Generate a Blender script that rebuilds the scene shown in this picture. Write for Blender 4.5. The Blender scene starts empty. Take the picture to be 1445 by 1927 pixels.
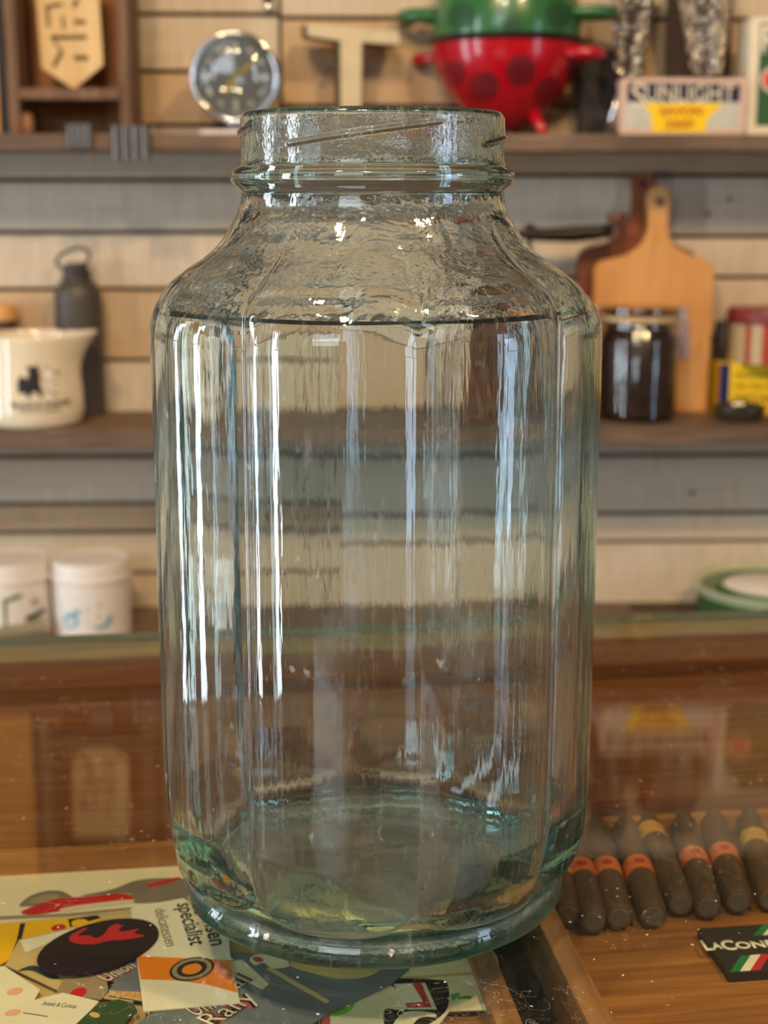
import bpy, bmesh, math, random
import numpy as np
from mathutils import Vector, Matrix

random.seed(7)
scene = bpy.context.scene
COL = scene.collection
R_ = math.radians

# ------------------------------------------------------------------ camera
FPX = 2850.0                    # focal length in pixels of the 1445 x 1927 frame
PITCH = R_(12.0)
CAM = Vector((0.0, -0.581, 0.278))
cam_data = bpy.data.cameras.new('camera')
cam = bpy.data.objects.new('camera', cam_data)
COL.objects.link(cam)
cam.location = CAM
cam.rotation_euler = (R_(90) - PITCH, 0, 0)
cam_data.sensor_fit = 'VERTICAL'
cam_data.sensor_height = 36.0
cam_data.lens = FPX / 1927 * 36.0
cam_data.clip_start = 0.01
cam_data.dof.use_dof = True
cam_data.dof.focus_distance = 0.525
cam_data.dof.aperture_fstop = 12.5
cam_data.dof.aperture_blades = 0
scene.camera = cam

# ------------------------------------------------------------------ view, world, light
scene.view_settings.view_transform = 'Standard'
scene.view_settings.look = 'None'
scene.view_settings.gamma = 1.0
scene.view_settings.use_curve_mapping = False
scene.view_settings.exposure = 0.0
scene.render.engine = 'CYCLES'
cy = scene.cycles
cy.max_bounces = 14
cy.transmission_bounces = 14
cy.transparent_max_bounces = 32
cy.glossy_bounces = 8
cy.diffuse_bounces = 3
cy.use_adaptive_sampling = True
cy.adaptive_threshold = 0.05
cy.adaptive_min_samples = 16
cy.caustics_reflective = True
cy.caustics_refractive = True
cy.sample_clamp_indirect = 6.0

world = bpy.data.worlds.new('world')
scene.world = world
world.use_nodes = True
world.node_tree.nodes['Background'].inputs[0].default_value = (0.55, 0.7, 1.0, 1)
world.node_tree.nodes['Background'].inputs[1].default_value = 1.0


def area_light(name, loc, target, sx, sy, power, color, shape='RECTANGLE'):
    d = bpy.data.lights.new(name, 'AREA')
    d.shape = shape
    d.size = sx
    d.size_y = sy
    d.energy = power
    d.color = color
    o = bpy.data.objects.new(name, d)
    COL.objects.link(o)
    o.location = loc
    v = Vector(target) - Vector(loc)
    o.rotation_euler = v.to_track_quat('-Z', 'Y').to_euler()
    return o


DAY = (0.80, 0.90, 1.0)
# daylight through the shop windows: one high window behind the photographer, tall shop panes left and right
area_light('daylight_pane', (-0.95, -2.58, 1.18), (-0.95, 0, 1.18), 1.30, 0.84, 21, DAY)
area_light('daylight_pane', (-2.28, -0.78, 0.20), (0, -0.78, 0.20), 0.26, 1.80, 32, DAY)
area_light('daylight_pane', (-2.28, 0.42, 0.20), (0, 0.42, 0.20), 0.26, 1.80, 20, DAY)
area_light('daylight_pane', (2.28, -1.02, 0.10), (0, -1.02, 0.10), 0.36, 1.60, 17, (0.55, 0.74, 1.0))
# warm lamps under the ceiling
WARM = (1.0, 0.68, 0.35)
area_light('ceiling_lamp', (-0.50, -0.55, 1.58), (-0.15, 1.30, 0.2), 0.13, 0.13, 15.5, WARM, 'DISK')
area_light('ceiling_lamp', (0.80, -0.62, 1.58), (0.40, 1.30, 0.2), 0.13, 0.13, 21, WARM, 'DISK')
area_light('ceiling_lamp', (-0.15, -0.95, 1.58), (-0.05, -0.15, 0.0), 0.13, 0.13, 13, (1.0, 0.80, 0.58), 'DISK')


# ------------------------------------------------------------------ pixel -> world measuring
WALL_YAW = R_(2.0)
CASE_YAW = R_(7.5)


def ray(px, py):
    u = (px - 722.5) / FPX
    v = (963.5 - py) / FPX
    return Vector((u, math.cos(PITCH) + v * math.sin(PITCH), -math.sin(PITCH) + v * math.cos(PITCH)))


def UP(px, py, z=0.0):
    d = ray(px, py)
    return CAM + d * ((z - CAM.z) / d.z)


WN = Vector((-math.sin(WALL_YAW), math.cos(WALL_YAW), 0))


def UW(px, py, q):
    d = ray(px, py)
    return CAM + d * (q / d.dot(WN))


def S(py, q, px=722.5):
    return q / ray(px, py).dot(WN) / FPX


# ------------------------------------------------------------------ object helpers
def srgb(r, g, b):
    def f(c):
        c /= 255.0
        return c / 12.92 if c <= 0.04045 else ((c + 0.055) / 1.055) ** 2.4
    return (f(r), f(g), f(b), 1.0)


def obj(name, bm, mats, parent=None, smooth=False, sharp=None):
    me = bpy.data.meshes.new(name)
    bmesh.ops.recalc_face_normals(bm, faces=bm.faces[:])
    bm.to_mesh(me)
    bm.free()
    if not isinstance(mats, (list, tuple)):
        mats = [mats]
    for m in mats:
        me.materials.append(m)
    if smooth:
        for p in me.polygons:
            p.use_smooth = True
        if sharp is not None:
            me.set_sharp_from_angle(angle=R_(sharp))
    o = bpy.data.objects.new(name, me)
    COL.objects.link(o)
    if parent is not None:
        o.parent = parent
    return o


def thing(name, label, cat, loc=(0, 0, 0), rz=0.0, group=None):
    o = bpy.data.objects.new(name, None)
    o.empty_display_size = 0.02
    COL.objects.link(o)
    o.location = loc
    o.rotation_euler = (0, 0, rz)
    return tag(o, label, cat, group)


def tag(o, label, cat, group=None, kind=None):
    o['label'] = label
    o['category'] = cat
    if group:
        o['group'] = group
    if kind:
        o['kind'] = kind
    return o


def struct(o, label=None, cat=None):
    o['kind'] = 'structure'
    if label:
        o['label'] = label
    if cat:
        o['category'] = cat
    return o


def part_label(o, label):
    o['label'] = label
    return o


def add_box(bm, lo, hi, bevel=0.0, mat=0, M=None):
    vs = [bm.verts.new((x, y, z)) for z in (lo[2], hi[2]) for y in (lo[1], hi[1]) for x in (lo[0], hi[0])]
    idx = [(0, 2, 3, 1), (4, 5, 7, 6), (0, 1, 5, 4), (2, 6, 7, 3), (0, 4, 6, 2), (1, 3, 7, 5)]
    fs = [bm.faces.new([vs[i] for i in f]) for f in idx]
    for f in fs:
        f.material_index = mat
    geo = vs
    if bevel > 0:
        es = list({e for f in fs for e in f.edges})
        r = bmesh.ops.bevel(bm, geom=es, offset=bevel, segments=2, affect='EDGES', profile=0.7)
        for f in r['faces']:
            f.material_index = mat
        geo = list({v for f in r['faces'] for v in f.verts} | {v for v in vs if v.is_valid})
    if M is not None:
        bmesh.ops.transform(bm, matrix=M, verts=geo)
    return geo


def box(lo, hi, bevel=0.0, M=None):
    bm = bmesh.new()
    add_box(bm, lo, hi, bevel, 0, M)
    return bm


def add_lathe(bm, prof, seg=64, mat=0, M=None, matfn=None):
    rings, geo = [], []
    for (r, z) in prof:
        if r < 1e-7:
            v = bm.verts.new((0, 0, z))
            rings.append([v])
            geo.append(v)
        else:
            ring = [bm.verts.new((r * math.cos(2 * math.pi * i / seg), r * math.sin(2 * math.pi * i / seg), z)) for i in range(seg)]
            rings.append(ring)
            geo += ring
    for a, b in zip(rings[:-1], rings[1:]):
        for i in range(seg):
            j = (i + 1) % seg
            if len(a) == 1 and len(b) == 1:
                continue
            if len(a) == 1:
                f = bm.faces.new((a[0], b[i], b[j]))
            elif len(b) == 1:
                f = bm.faces.new((a[i], a[j], b[0]))
            else:
                f = bm.faces.new((a[i], a[j], b[j], b[i]))
            f.material_index = matfn(i, seg) if matfn else mat
    if M is not None:
        bmesh.ops.transform(bm, matrix=M, verts=geo)
    return geo


def lathe(prof, seg=64, M=None, matfn=None):
    bm = bmesh.new()
    add_lathe(bm, prof, seg, 0, M, matfn)
    return bm


def add_tube(bm, pts, rad, seg=12, closed=False, mat=0):
    pts = [Vector(p) for p in pts]
    n = len(pts)
    rads = rad if isinstance(rad, (list, tuple)) else [rad] * n
    rings = []
    ref = None
    for i in range(n):
        a = pts[(i - 1) % n] if (closed or i > 0) else pts[i]
        b = pts[(i + 1) % n] if (closed or i < n - 1) else pts[i]
        t = (b - a).normalized()
        if ref is None:
            ref = t.orthogonal().normalized()
        ref = (ref - t * ref.dot(t)).normalized()
        s = t.cross(ref)
        rings.append([bm.verts.new(pts[i] + (ref * math.cos(2 * math.pi * k / seg) + s * math.sin(2 * math.pi * k / seg)) * rads[i]) for k in range(seg)])
    m = n if closed else n - 1
    for i in range(m):
        a, b = rings[i], rings[(i + 1) % n]
        off = 0
        if closed and i == n - 1:
            off = min(range(seg), key=lambda o: sum((a[k].co - b[(k + o) % seg].co).length for k in range(seg)))
        for k in range(seg):
            f = bm.faces.new((a[k], a[(k + 1) % seg], b[(k + 1 + off) % seg], b[(k + off) % seg]))
            f.material_index = mat
    if not closed:
        for r, fl in ((rings[0], True), (rings[-1], False)):
            f = bm.faces.new(r[::-1] if fl else r)
            f.material_index = mat


def tube(pts, rad, seg=12, closed=False):
    bm = bmesh.new()
    add_tube(bm, pts, rad, seg, closed)
    return bm


def smooth_path(pts, n=8, closed=False):
    pts = [Vector(p) for p in pts]
    out = []
    m = len(pts)
    for i in range(m if closed else m - 1):
        g = (lambda k: pts[k % m]) if closed else (lambda k: pts[max(0, min(m - 1, k))])
        p0, p1, p2, p3 = g(i - 1), g(i), g(i + 1), g(i + 2)
        for k in range(n):
            t = k / n
            out.append(0.5 * ((2 * p1) + (p2 - p0) * t + (2 * p0 - 5 * p1 + 4 * p2 - p3) * t * t + (3 * p1 - p0 - 3 * p2 + p3) * t ** 3))
    if not closed:
        out.append(pts[-1])
    return out


def add_prism(bm, pts, depth, axis='y', off=0.0, mat=0):
    """outline pts (2-D) given thickness: axis 'y' = drawn in XZ, front face at y=off; axis 'z' = drawn in XY, top at z=off"""
    if axis == 'y':
        A = [bm.verts.new((p[0], off, p[1])) for p in pts]
        B = [bm.verts.new((p[0], off + depth, p[1])) for p in pts]
    else:
        A = [bm.verts.new((p[0], p[1], off)) for p in pts]
        B = [bm.verts.new((p[0], p[1], off - depth)) for p in pts]
    fs = [bm.faces.new(A), bm.faces.new(B[::-1])]
    n = len(pts)
    for i in range(n):
        j = (i + 1) % n
        fs.append(bm.faces.new((A[j], A[i], B[i], B[j])))
    for f in fs:
        f.material_index = mat
    return A + B


def prism(pts, depth, axis='y', off=0.0):
    bm = bmesh.new()
    add_prism(bm, pts, depth, axis, off)
    return bm


def circle(cx, cy, rx, ry=None, n=40, a0=0.0, rot=0.0):
    ry = rx if ry is None else ry
    c, s = math.cos(rot), math.sin(rot)
    out = []
    for i in range(n):
        a = a0 + 2 * math.pi * i / n
        x, y = rx * math.cos(a), ry * math.sin(a)
        out.append((cx + x * c - y * s, cy + x * s + y * c))
    return out


def rrect(x0, y0, x1, y1, r, n=5):
    out = []
    for (cx, cy, a0) in ((x1 - r, y1 - r, 0), (x0 + r, y1 - r, 90), (x0 + r, y0 + r, 180), (x1 - r, y0 + r, 270)):
        for k in range(n + 1):
            a = R_(a0 + 90 * k / n)
            out.append((cx + r * math.cos(a), cy + r * math.sin(a)))
    return out


def stroke(p, q, w):
    """a straight bar of width w from p to q as a 2-D outline"""
    d = Vector((q[0] - p[0], q[1] - p[1]))
    n = Vector((-d.y, d.x)).normalized() * (w / 2)
    return [(p[0] + n.x, p[1] + n.y), (p[0] - n.x, p[1] - n.y), (q[0] - n.x, q[1] - n.y), (q[0] + n.x, q[1] + n.y)]


_text_cache = {}


def text_bm(s, width=None, height=None, extrude=0.0002, shear=0.0, spacing=1.0, bold=0.0):
    """lettering as a mesh in the XY plane, lower left corner at the origin, fitted to width (and height)"""
    cu = bpy.data.curves.new('lettering', 'FONT')
    cu.body = s
    cu.size = 1.0
    cu.extrude = 0.0
    cu.offset = bold
    cu.shear = shear
    cu.space_character = spacing
    cu.resolution_u = 3
    o = bpy.data.objects.new('lettering', cu)
    COL.objects.link(o)
    dg = bpy.context.evaluated_depsgraph_get()
    me = bpy.data.meshes.new_from_object(o.evaluated_get(dg))
    bpy.data.objects.remove(o)
    bm = bmesh.new()
    bm.from_mesh(me)
    bpy.data.meshes.remove(me)
    bmesh.ops.remove_doubles(bm, verts=bm.verts[:], dist=1e-5)
    xs = [v.co.x for v in bm.verts]
    ys = [v.co.y for v in bm.verts]
    x0, x1, y0, y1 = min(xs), max(xs), min(ys), max(ys)
    sx = width / (x1 - x0) if width else height / (y1 - y0)
    sy = height / (y1 - y0) if height else sx
    for v in bm.verts:
        v.co = Vector(((v.co.x - x0) * sx, (v.co.y - y0) * sy, 0))
    for f in bm.faces:
        if f.normal.z < 0:
            f.normal_flip()
    r = bmesh.ops.extrude_face_region(bm, geom=bm.faces[:])
    for v in r['geom']:
        if isinstance(v, bmesh.types.BMVert):
            v.co.z += extrude
    return bm


def tform(bm, M):
    bmesh.ops.transform(bm, matrix=M, verts=bm.verts[:])
    return bm


XZ = Matrix(((1, 0, 0, 0), (0, 0, -1, 0), (0, 1, 0, 0), (0, 0, 0, 1)))      # drawn in XY -> standing, facing -y


def wrap(bm, radius, out=0.0004):
    """bend a shape standing in XZ (x = arc length, facing -y) round a cylinder on the z axis"""
    long_edges = [e for e in bm.edges if abs(e.verts[0].co.x - e.verts[1].co.x) > radius * 0.16]
    k = 0
    while long_edges and k < 4:
        bmesh.ops.subdivide_edges(bm, edges=long_edges, cuts=1)
        long_edges = [e for e in bm.edges if abs(e.verts[0].co.x - e.verts[1].co.x) > radius * 0.16]
        k += 1
    for v in bm.verts:
        a = v.co.x / radius
        rr = radius + out - v.co.y
        v.co = Vector((rr * math.sin(a), -rr * math.cos(a), v.co.z))
    return bm


# ------------------------------------------------------------------ materials
def new_mat(name):
    m = bpy.data.materials.new(name)
    m.use_nodes = True
    nt = m.node_tree
    return m, nt, nt.nodes, nt.links, nt.nodes['Principled BSDF']


def noise(nt, scale, detail=4, vec=None, stretch=None, coord='Object', rough=0.55, dist=0.0):
    n = nt.nodes.new('ShaderNodeTexNoise')
    n.inputs['Scale'].default_value = scale
    n.inputs['Detail'].default_value = detail
    n.inputs['Roughness'].default_value = rough
    n.inputs['Distortion'].default_value = dist
    tc = nt.nodes.new('ShaderNodeTexCoord')
    mp = nt.nodes.new('ShaderNodeMapping')
    if stretch:
        mp.inputs['Scale'].default_value = stretch
    nt.links.new(tc.outputs[coord], mp.inputs['Vector'])
    nt.links.new(mp.outputs[0], n.inputs['Vector'])
    return n


def ramp(nt, src, stops):
    r = nt.nodes.new('ShaderNodeValToRGB')
    el = r.color_ramp.elements
    while len(el) < len(stops):
        el.new(0.5)
    for e, (p, c) in zip(el, stops):
        e.position = p
        e.color = c if len(c) == 4 else (*c, 1)
    nt.links.new(src, r.inputs[0])
    return r


def bump(nt, src, strength, dist=0.001):
    b = nt.nodes.new('ShaderNodeBump')
    b.inputs['Strength'].default_value = strength
    b.inputs['Distance'].default_value = dist
    nt.links.new(src, b.inputs['Height'])
    return b


def paint(name, c, rough=0.5, metal=0.0, var=0.06, scale=60, coat=0.0, bumps=0.0, spec=0.5):
    m, nt, N, L, p = new_mat(name)
    n = noise(nt, scale, 5)
    a = tuple(max(0, x * (1 - var)) for x in c[:3])
    b = tuple(min(1, x * (1 + var)) for x in c[:3])
    r = ramp(nt, n.outputs['Fac'], [(0.3, a), (0.7, b)])
    L.new(r.outputs[0], p.inputs['Base Color'])
    p.inputs['Roughness'].default_value = rough
    p.inputs['Metallic'].default_value = metal
    p.inputs['Coat Weight'].default_value = coat
    p.inputs['Coat Roughness'].default_value = 0.05
    p.inputs['Specular IOR Level'].default_value = spec
    if bumps:
        L.new(bump(nt, n.outputs['Fac'], bumps).outputs[0], p.inputs['Normal'])
    return m


def wood(name, dark, mid, light, axis='x', scale=14, rough=0.45, streak=18, coat=0.0, bumps=0.15, stain=None):
    m, nt, N, L, p = new_mat(name)
    st = {'x': (1, streak, streak), 'y': (streak, 1, streak), 'z': (streak, streak, 1)}[axis]
    n = noise(nt, scale, 6, stretch=st, dist=0.6, rough=0.6)
    r = ramp(nt, n.outputs['Fac'], [(0.25, dark), (0.5, mid), (0.78, light)])
    col = r.outputs[0]
    if stain:
        n2 = noise(nt, 5.0, 4)
        mk = ramp(nt, n2.outputs['Fac'], [(0.42, (0, 0, 0)), (0.68, (1, 1, 1))])
        mx = nt.nodes.new('ShaderNodeMix')
        mx.data_type = 'RGBA'
        L.new(mk.outputs[0], mx.inputs['Factor'])
        L.new(col, mx.inputs[6])
        mx.inputs[7].default_value = stain
        col = mx.outputs[2]
    L.new(col, p.inputs['Base Color'])
    p.inputs['Roughness'].default_value = rough
    p.inputs['Coat Weight'].default_value = coat
    if bumps:
        L.new(bump(nt, n.outputs['Fac'], bumps, 0.002).outputs[0], p.inputs['Normal'])
    return m


def thin_glass(name, tint=(0.97, 0.99, 0.98), base=0.04, specks=False, rough=0.0, refl=1.0):
    """a pane: transparent with mirror reflection that grows towards grazing view (Schlick)"""
    m, nt, N, L, p = new_mat(name)
    N.remove(p)
    out = N['Material Output']
    g = N.new('ShaderNodeNewGeometry')
    dt = N.new('ShaderNodeVectorMath')
    dt.operation = 'DOT_PRODUCT'
    L.new(g.outputs['Incoming'], dt.inputs[0])
    L.new(g.outputs['Normal'], dt.inputs[1])

    def math_(op, a, b=None):
        x = N.new('ShaderNodeMath')
        x.operation = op
        for i, s in enumerate((a, b)):
            if s is None:
                continue
            if isinstance(s, (int, float)):
                x.inputs[i].default_value = s
            else:
                L.new(s, x.inputs[i])
        return x.outputs[0]
    c = math_('ABSOLUTE', dt.outputs['Value'])
    k = math_('POWER', math_('SUBTRACT', 1.0, c), 5.0)
    F = math_('MULTIPLY', math_('ADD', math_('MULTIPLY', k, 1 - base), base), refl)
    tr = N.new('ShaderNodeBsdfTransparent')
    tr.inputs[0].default_value = (*tint, 1)
    gl = N.new('ShaderNodeBsdfGlossy')
    gl.inputs['Roughness'].default_value = rough
    gl.inputs['Color'].default_value = (1, 1, 1, 1)
    mix = N.new('ShaderNodeMixShader')
    L.new(F, mix.inputs[0])
    L.new(tr.outputs[0], mix.inputs[1])
    L.new(gl.outputs[0], mix.inputs[2])
    last = mix.outputs[0]
    if specks:
        v = N.new('ShaderNodeTexVoronoi')
        v.inputs['Scale'].default_value = 170
        tc = N.new('ShaderNodeTexCoord')
        L.new(tc.outputs['Object'], v.inputs['Vector'])
        lim = noise(nt, 900, 2)
        sm = math_('LESS_THAN', v.outputs['Distance'], math_('MULTIPLY', math_('POWER', lim.outputs['Fac'], 3.0), 0.55))
        sel = N.new('ShaderNodeSeparateColor')
        L.new(v.outputs['Color'], sel.inputs[0])
        pick = math_('GREATER_THAN', sel.outputs[0], 0.80)
        # hair-fine scratches
        w = noise(nt, 36, 3, stretch=(1, 1, 1), dist=1.5)
        sc = math_('LESS_THAN', math_('ABSOLUTE', math_('SUBTRACT', w.outputs['Fac'], 0.5)), 0.0012)
        w2 = noise(nt, 14, 2)
        sc = math_('MULTIPLY', sc, math_('GREATER_THAN', w2.outputs['Fac'], 0.56))
        haze = noise(nt, 9, 5)
        hz = math_('MULTIPLY', math_('POWER', haze.outputs['Fac'], 2.0), 0.008)
        fac = math_('ADD', math_('ADD', math_('MULTIPLY', math_('MULTIPLY', sm, pick), 0.75), math_('MULTIPLY', sc, 0.35)), hz)
        df = N.new('ShaderNodeBsdfDiffuse')
        df.inputs[0].default_value = (0.75, 0.72, 0.66, 1)
        mx = N.new('ShaderNodeMixShader')
        L.new(fac, mx.inputs[0])
        L.new(last, mx.inputs[1])
        L.new(df.outputs[0], mx.inputs[2])
        last = mx.outputs[0]
    L.new(last, out.inputs['Surface'])
    return m


def jar_glass(name, skin='wall'):
    m, nt, N, L, p = new_mat(name)
    N.remove(p)
    out = N['Material Output']
    gl = N.new('ShaderNodeBsdfGlass')
    gl.inputs['IOR'].default_value = 1.5
    gl.inputs['Roughness'].default_value = 0.0
    gl.inputs['Color'].default_value = (1, 1, 1, 1)

    def math_(op, a, b=None, c=None):
        x = N.new('ShaderNodeMath')
        x.operation = op
        for i, v in enumerate((a, b, c)):
            if v is None:
                continue
            if isinstance(v, (int, float)):
                x.inputs[i].default_value = v
            else:
                L.new(v, x.inputs[i])
        return x.outputs[0]
    # old hand-moulded glass: long waves running down the walls, a pebbled skin on the mouth
    if skin == 'shoulder':
        n1 = noise(nt, 44, 3, dist=0.8)
        n2 = noise(nt, 300, 2)
        b = bump(nt, math_('MULTIPLY_ADD', n2.outputs['Fac'], 0.08, n1.outputs['Fac']), 0.42, 0.0022)
    elif skin == 'mouth':
        n1 = noise(nt, 210, 3, stretch=(1, 1, 0.8))
        n2 = noise(nt, 600, 2)
        b = bump(nt, math_('MULTIPLY_ADD', n2.outputs['Fac'], 0.25, n1.outputs['Fac']), 0.30, 0.0010)
    else:
        n1 = noise(nt, 75, 3, stretch=(1, 1, 0.05))
        n2 = noise(nt, 420, 2, stretch=(1, 1, 0.10))
        b = bump(nt, math_('MULTIPLY_ADD', n2.outputs['Fac'], 0.14, n1.outputs['Fac']), 0.24, 0.0016)
    L.new(b.outputs[0], gl.inputs['Normal'])
    # dust film: blotches, fine streaks, and a worn chalky ring round the foot
    d1 = noise(nt, 26, 6, stretch=(1, 1, 0.25), rough=0.65)
    d2 = noise(nt, 300, 4, stretch=(1, 1, 0.16), rough=0.7)
    r1 = ramp(nt, d1.outputs['Fac'], [(0.40, (0.008, 0.008, 0.008)), (0.75, (0.055, 0.055, 0.055))])
    r2 = ramp(nt, d2.outputs['Fac'], [(0.57, (0, 0, 0)), (0.80, (0.42, 0.42, 0.42))])
    fac = math_('ADD', r1.outputs[0], math_('MULTIPLY', r2.outputs[0], d1.outputs['Fac']))
    tc = N.new('ShaderNodeTexCoord')
    sp = N.new('ShaderNodeSeparateXYZ')
    L.new(tc.outputs['Object'], sp.inputs[0])
    near = math_('SUBTRACT', 1.0, math_('MINIMUM', 1.0, math_('MULTIPLY', math_('ABSOLUTE', math_('SUBTRACT', sp.outputs[2], 0.0088)), 380.0)))
    d3 = noise(nt, 60, 6, rough=0.75)
    r3 = ramp(nt, d3.outputs['Fac'], [(0.40, (0.08, 0.08, 0.08)), (0.70, (0.40, 0.40, 0.40))])
    fac = math_('ADD', fac, math_('MULTIPLY', near, r3.outputs[0]))
    d4 = noise(nt, 150, 3, stretch=(1, 1, 0.55), rough=0.6)
    r4 = ramp(nt, d4.outputs['Fac'], [(0.685, (0, 0, 0)), (0.73, (0.6, 0.6, 0.6))])
    fac = math_('ADD', fac, math_('MULTIPLY', r4.outputs[0], d1.outputs['Fac']))
    df = N.new('ShaderNodeBsdfDiffuse')
    df.inputs[0].default_value = (0.66, 0.70, 0.68, 1)
    mx = N.new('ShaderNodeMixShader')
    L.new(fac, mx.inputs[0])
    L.new(gl.outputs[0], mx.inputs[1])
    L.new(df.outputs[0], mx.inputs[2])
    L.new(mx.outputs[0], out.inputs['Surface'])
    va = N.new('ShaderNodeVolumeAbsorption')
    va.inputs['Color'].default_value = (0.12, 0.76, 0.70, 1)
    va.inputs['Density'].default_value = 29.0
    L.new(va.outputs[0], out.inputs['Volume'])
    return m


M = {}
M['jar'] = jar_glass('aqua_jar_glass')
M['jarneck'] = jar_glass('pebbled_aqua_glass', 'mouth')
M['jarshoulder'] = jar_glass('swirled_aqua_glass', 'shoulder')
M['pane'] = thin_glass('counter_glass', (0.93, 0.965, 0.94), specks=True, refl=0.6)
M['pane_edge'] = paint('glass_edge', srgb(96, 102, 82), 0.25, var=0.1, scale=30)
M['lidglass'] = thin_glass('grey_lid_glass', (0.55, 0.55, 0.53), base=0.10)
M['clear'] = thin_glass('clear_glass', (0.9, 0.92, 0.91), base=0.06)
M['shelf'] = wood('shelf_wood', srgb(74, 58, 46), srgb(116, 93, 74), srgb(158, 132, 106), 'x', 9, 0.65, 14, stain=srgb(86, 68, 54))
M['casewood'] = wood('case_wood', srgb(82, 38, 8), srgb(110, 58, 14), srgb(142, 84, 28), 'x', 7, 0.4, 22)
M['traywood'] = wood('tray_wood', srgb(112, 66, 28), srgb(150, 94, 44), srgb(180, 122, 66), 'x', 9, 0.45, 16)
M['traywood_y'] = wood('tray_rim_wood', srgb(118, 74, 40), srgb(148, 100, 60), srgb(176, 128, 84), 'y', 9, 0.45, 16)
M['strip'] = wood('lit_rail_wood', srgb(120, 98, 64), srgb(144, 120, 82), srgb(164, 138, 98), 'x', 9, 0.5, 16)  # paler rail wood, with the light at its rear in the colour
M['void'] = paint('dark_gap', srgb(34, 26, 20), 0.8)
M['crate'] = wood('crate_wood', srgb(74, 50, 34), srgb(112, 82, 58), srgb(150, 116, 86), 'z', 9, 0.7, 12)
M['crateback'] = wood('crate_back_wood', srgb(136, 84, 38), srgb(166, 108, 54), srgb(188, 130, 72), 'z', 8, 0.6, 10)
M['plaque'] = wood('plaque_wood', srgb(205, 168, 110), srgb(222, 188, 130), srgb(232, 202, 148), 'z', 9, 0.55, 8)
M['plaque_dark'] = paint('tan_wood', srgb(150, 104, 62), 0.6)
M['amber'] = wood('amber_wood', srgb(190, 124, 22), srgb(214, 148, 36), srgb(226, 168, 60), 'z', 7, 0.5, 8)
M['groove'] = paint('groove_brown', srgb(96, 70, 38), 0.8)
M['chrome'] = paint('chrome', srgb(226, 226, 228), 0.12, 1.0, 0.02)
M['dial'] = paint('clock_dial_grey', srgb(126, 122, 117), 0.25, 0.3, 0.05, coat=1.0)
M['ivory'] = paint('ivory_paint', srgb(224, 214, 192), 0.5)
M['brass'] = paint('brass', srgb(222, 176, 92), 0.25, 1.0)
M['letterwood'] = paint('letter_paint', srgb(212, 196, 160), 0.55, var=0.1, scale=40)
M['letterside'] = paint('letter_side_grey', srgb(104, 94, 80), 0.6)
M['red'] = paint('red_enamel', srgb(182, 14, 30), 0.25, coat=0.4, var=0.03)
M['redhole'] = paint('red_hole_shade', srgb(74, 14, 18), 0.6)
M['green'] = paint('green_enamel', srgb(50, 106, 60), 0.28, coat=0.35, var=0.03)
M['greenhole'] = paint('green_hole_shade', srgb(28, 72, 38), 0.6)
M['black'] = paint('black_enamel', srgb(32, 28, 28), 0.3)
M['blackbox'] = paint('black_card', srgb(36, 32, 31), 0.6)
M['darkboard'] = wood('dark_stained_board', srgb(52, 36, 28), srgb(78, 56, 44), srgb(104, 80, 64), 'z', 9, 0.6, 12)


def hammered():
    m, nt, N, L, p = new_mat('hammered_silver')
    v = N.new('ShaderNodeTexVoronoi')
    v.inputs['Scale'].default_value = 150
    tc = N.new('ShaderNodeTexCoord')
    L.new(tc.outputs['Object'], v.inputs['Vector'])
    b = bump(nt, v.outputs['Distance'], 1.0, 0.008)
    L.new(b.outputs[0], p.inputs['Normal'])
    p.inputs['Base Color'].default_value = srgb(214, 206, 192)
    p.inputs['Metallic'].default_value = 1.0
    p.inputs['Roughness'].default_value = 0.24
    return m


M['hammered'] = hammered()
M['dullmetal'] = paint('dull_grey_metal', srgb(112, 106, 100), 0.3, 0.6, 0.1)
M['tinborder'] = paint('tin_border_pink', srgb(214, 184, 168), 0.4, var=0.08)
M['navy'] = paint('navy_print', srgb(34, 36, 66), 0.4)
M['yellow'] = paint('yellow_print', srgb(250, 208, 24), 0.4, var=0.03)
M['tingrey'] = paint('pale_grey_print', srgb(196, 196, 184), 0.45, var=0.1, scale=90)
M['cream'] = paint('cream_print', srgb(232, 222, 198), 0.45)
M['redprint'] = paint('red_print', srgb(186, 60, 36), 0.45)
M['tingreen'] = paint('green_print', srgb(46, 92, 56), 0.4)
M['tinred'] = paint('red_spot_print', srgb(214, 84, 76), 0.4)
M['glaze'] = paint('cream_glaze', srgb(240, 226, 198), 0.12, coat=0.6, var=0.02)
M['ink'] = paint('black_ink', srgb(44, 42, 44), 0.5)
M['palegrey'] = paint('pale_grey_ink', srgb(186, 178, 154), 0.5)
M['grey_ink'] = paint('grey_ink', srgb(132, 122, 100), 0.5)
M['bottle'] = paint('dark_grey_bottle', srgb(82, 76, 68), 0.5, 0.3, 0.08)
M['bottlecap'] = paint('dark_brown_cap', srgb(56, 46, 38), 0.5)
M['iron'] = paint('black_iron', srgb(52, 46, 42), 0.38, 0.7, 0.15)
M['millwood'] = wood('mill_wood', srgb(72, 42, 26), srgb(98, 60, 38), srgb(128, 84, 56), 'x', 10, 0.5, 12)
M['reddark'] = wood('red_brown_board', srgb(104, 54, 30), srgb(138, 76, 42), srgb(164, 98, 54), 'z', 8, 0.5, 9, stain=srgb(92, 46, 28))
M['beech'] = wood('pale_beech_board', srgb(200, 140, 78), srgb(220, 162, 96), srgb(232, 180, 116), 'z', 7, 0.5, 9, stain=srgb(206, 140, 72))
M['rubber'] = paint('cream_rubber', srgb(214, 184, 140), 0.6)
M['beans'] = paint('coffee_brown', srgb(58, 36, 30), 0.35, var=0.25, scale=300)
M['redtin'] = paint('red_tin', srgb(180, 66, 36), 0.4, var=0.08)
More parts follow.
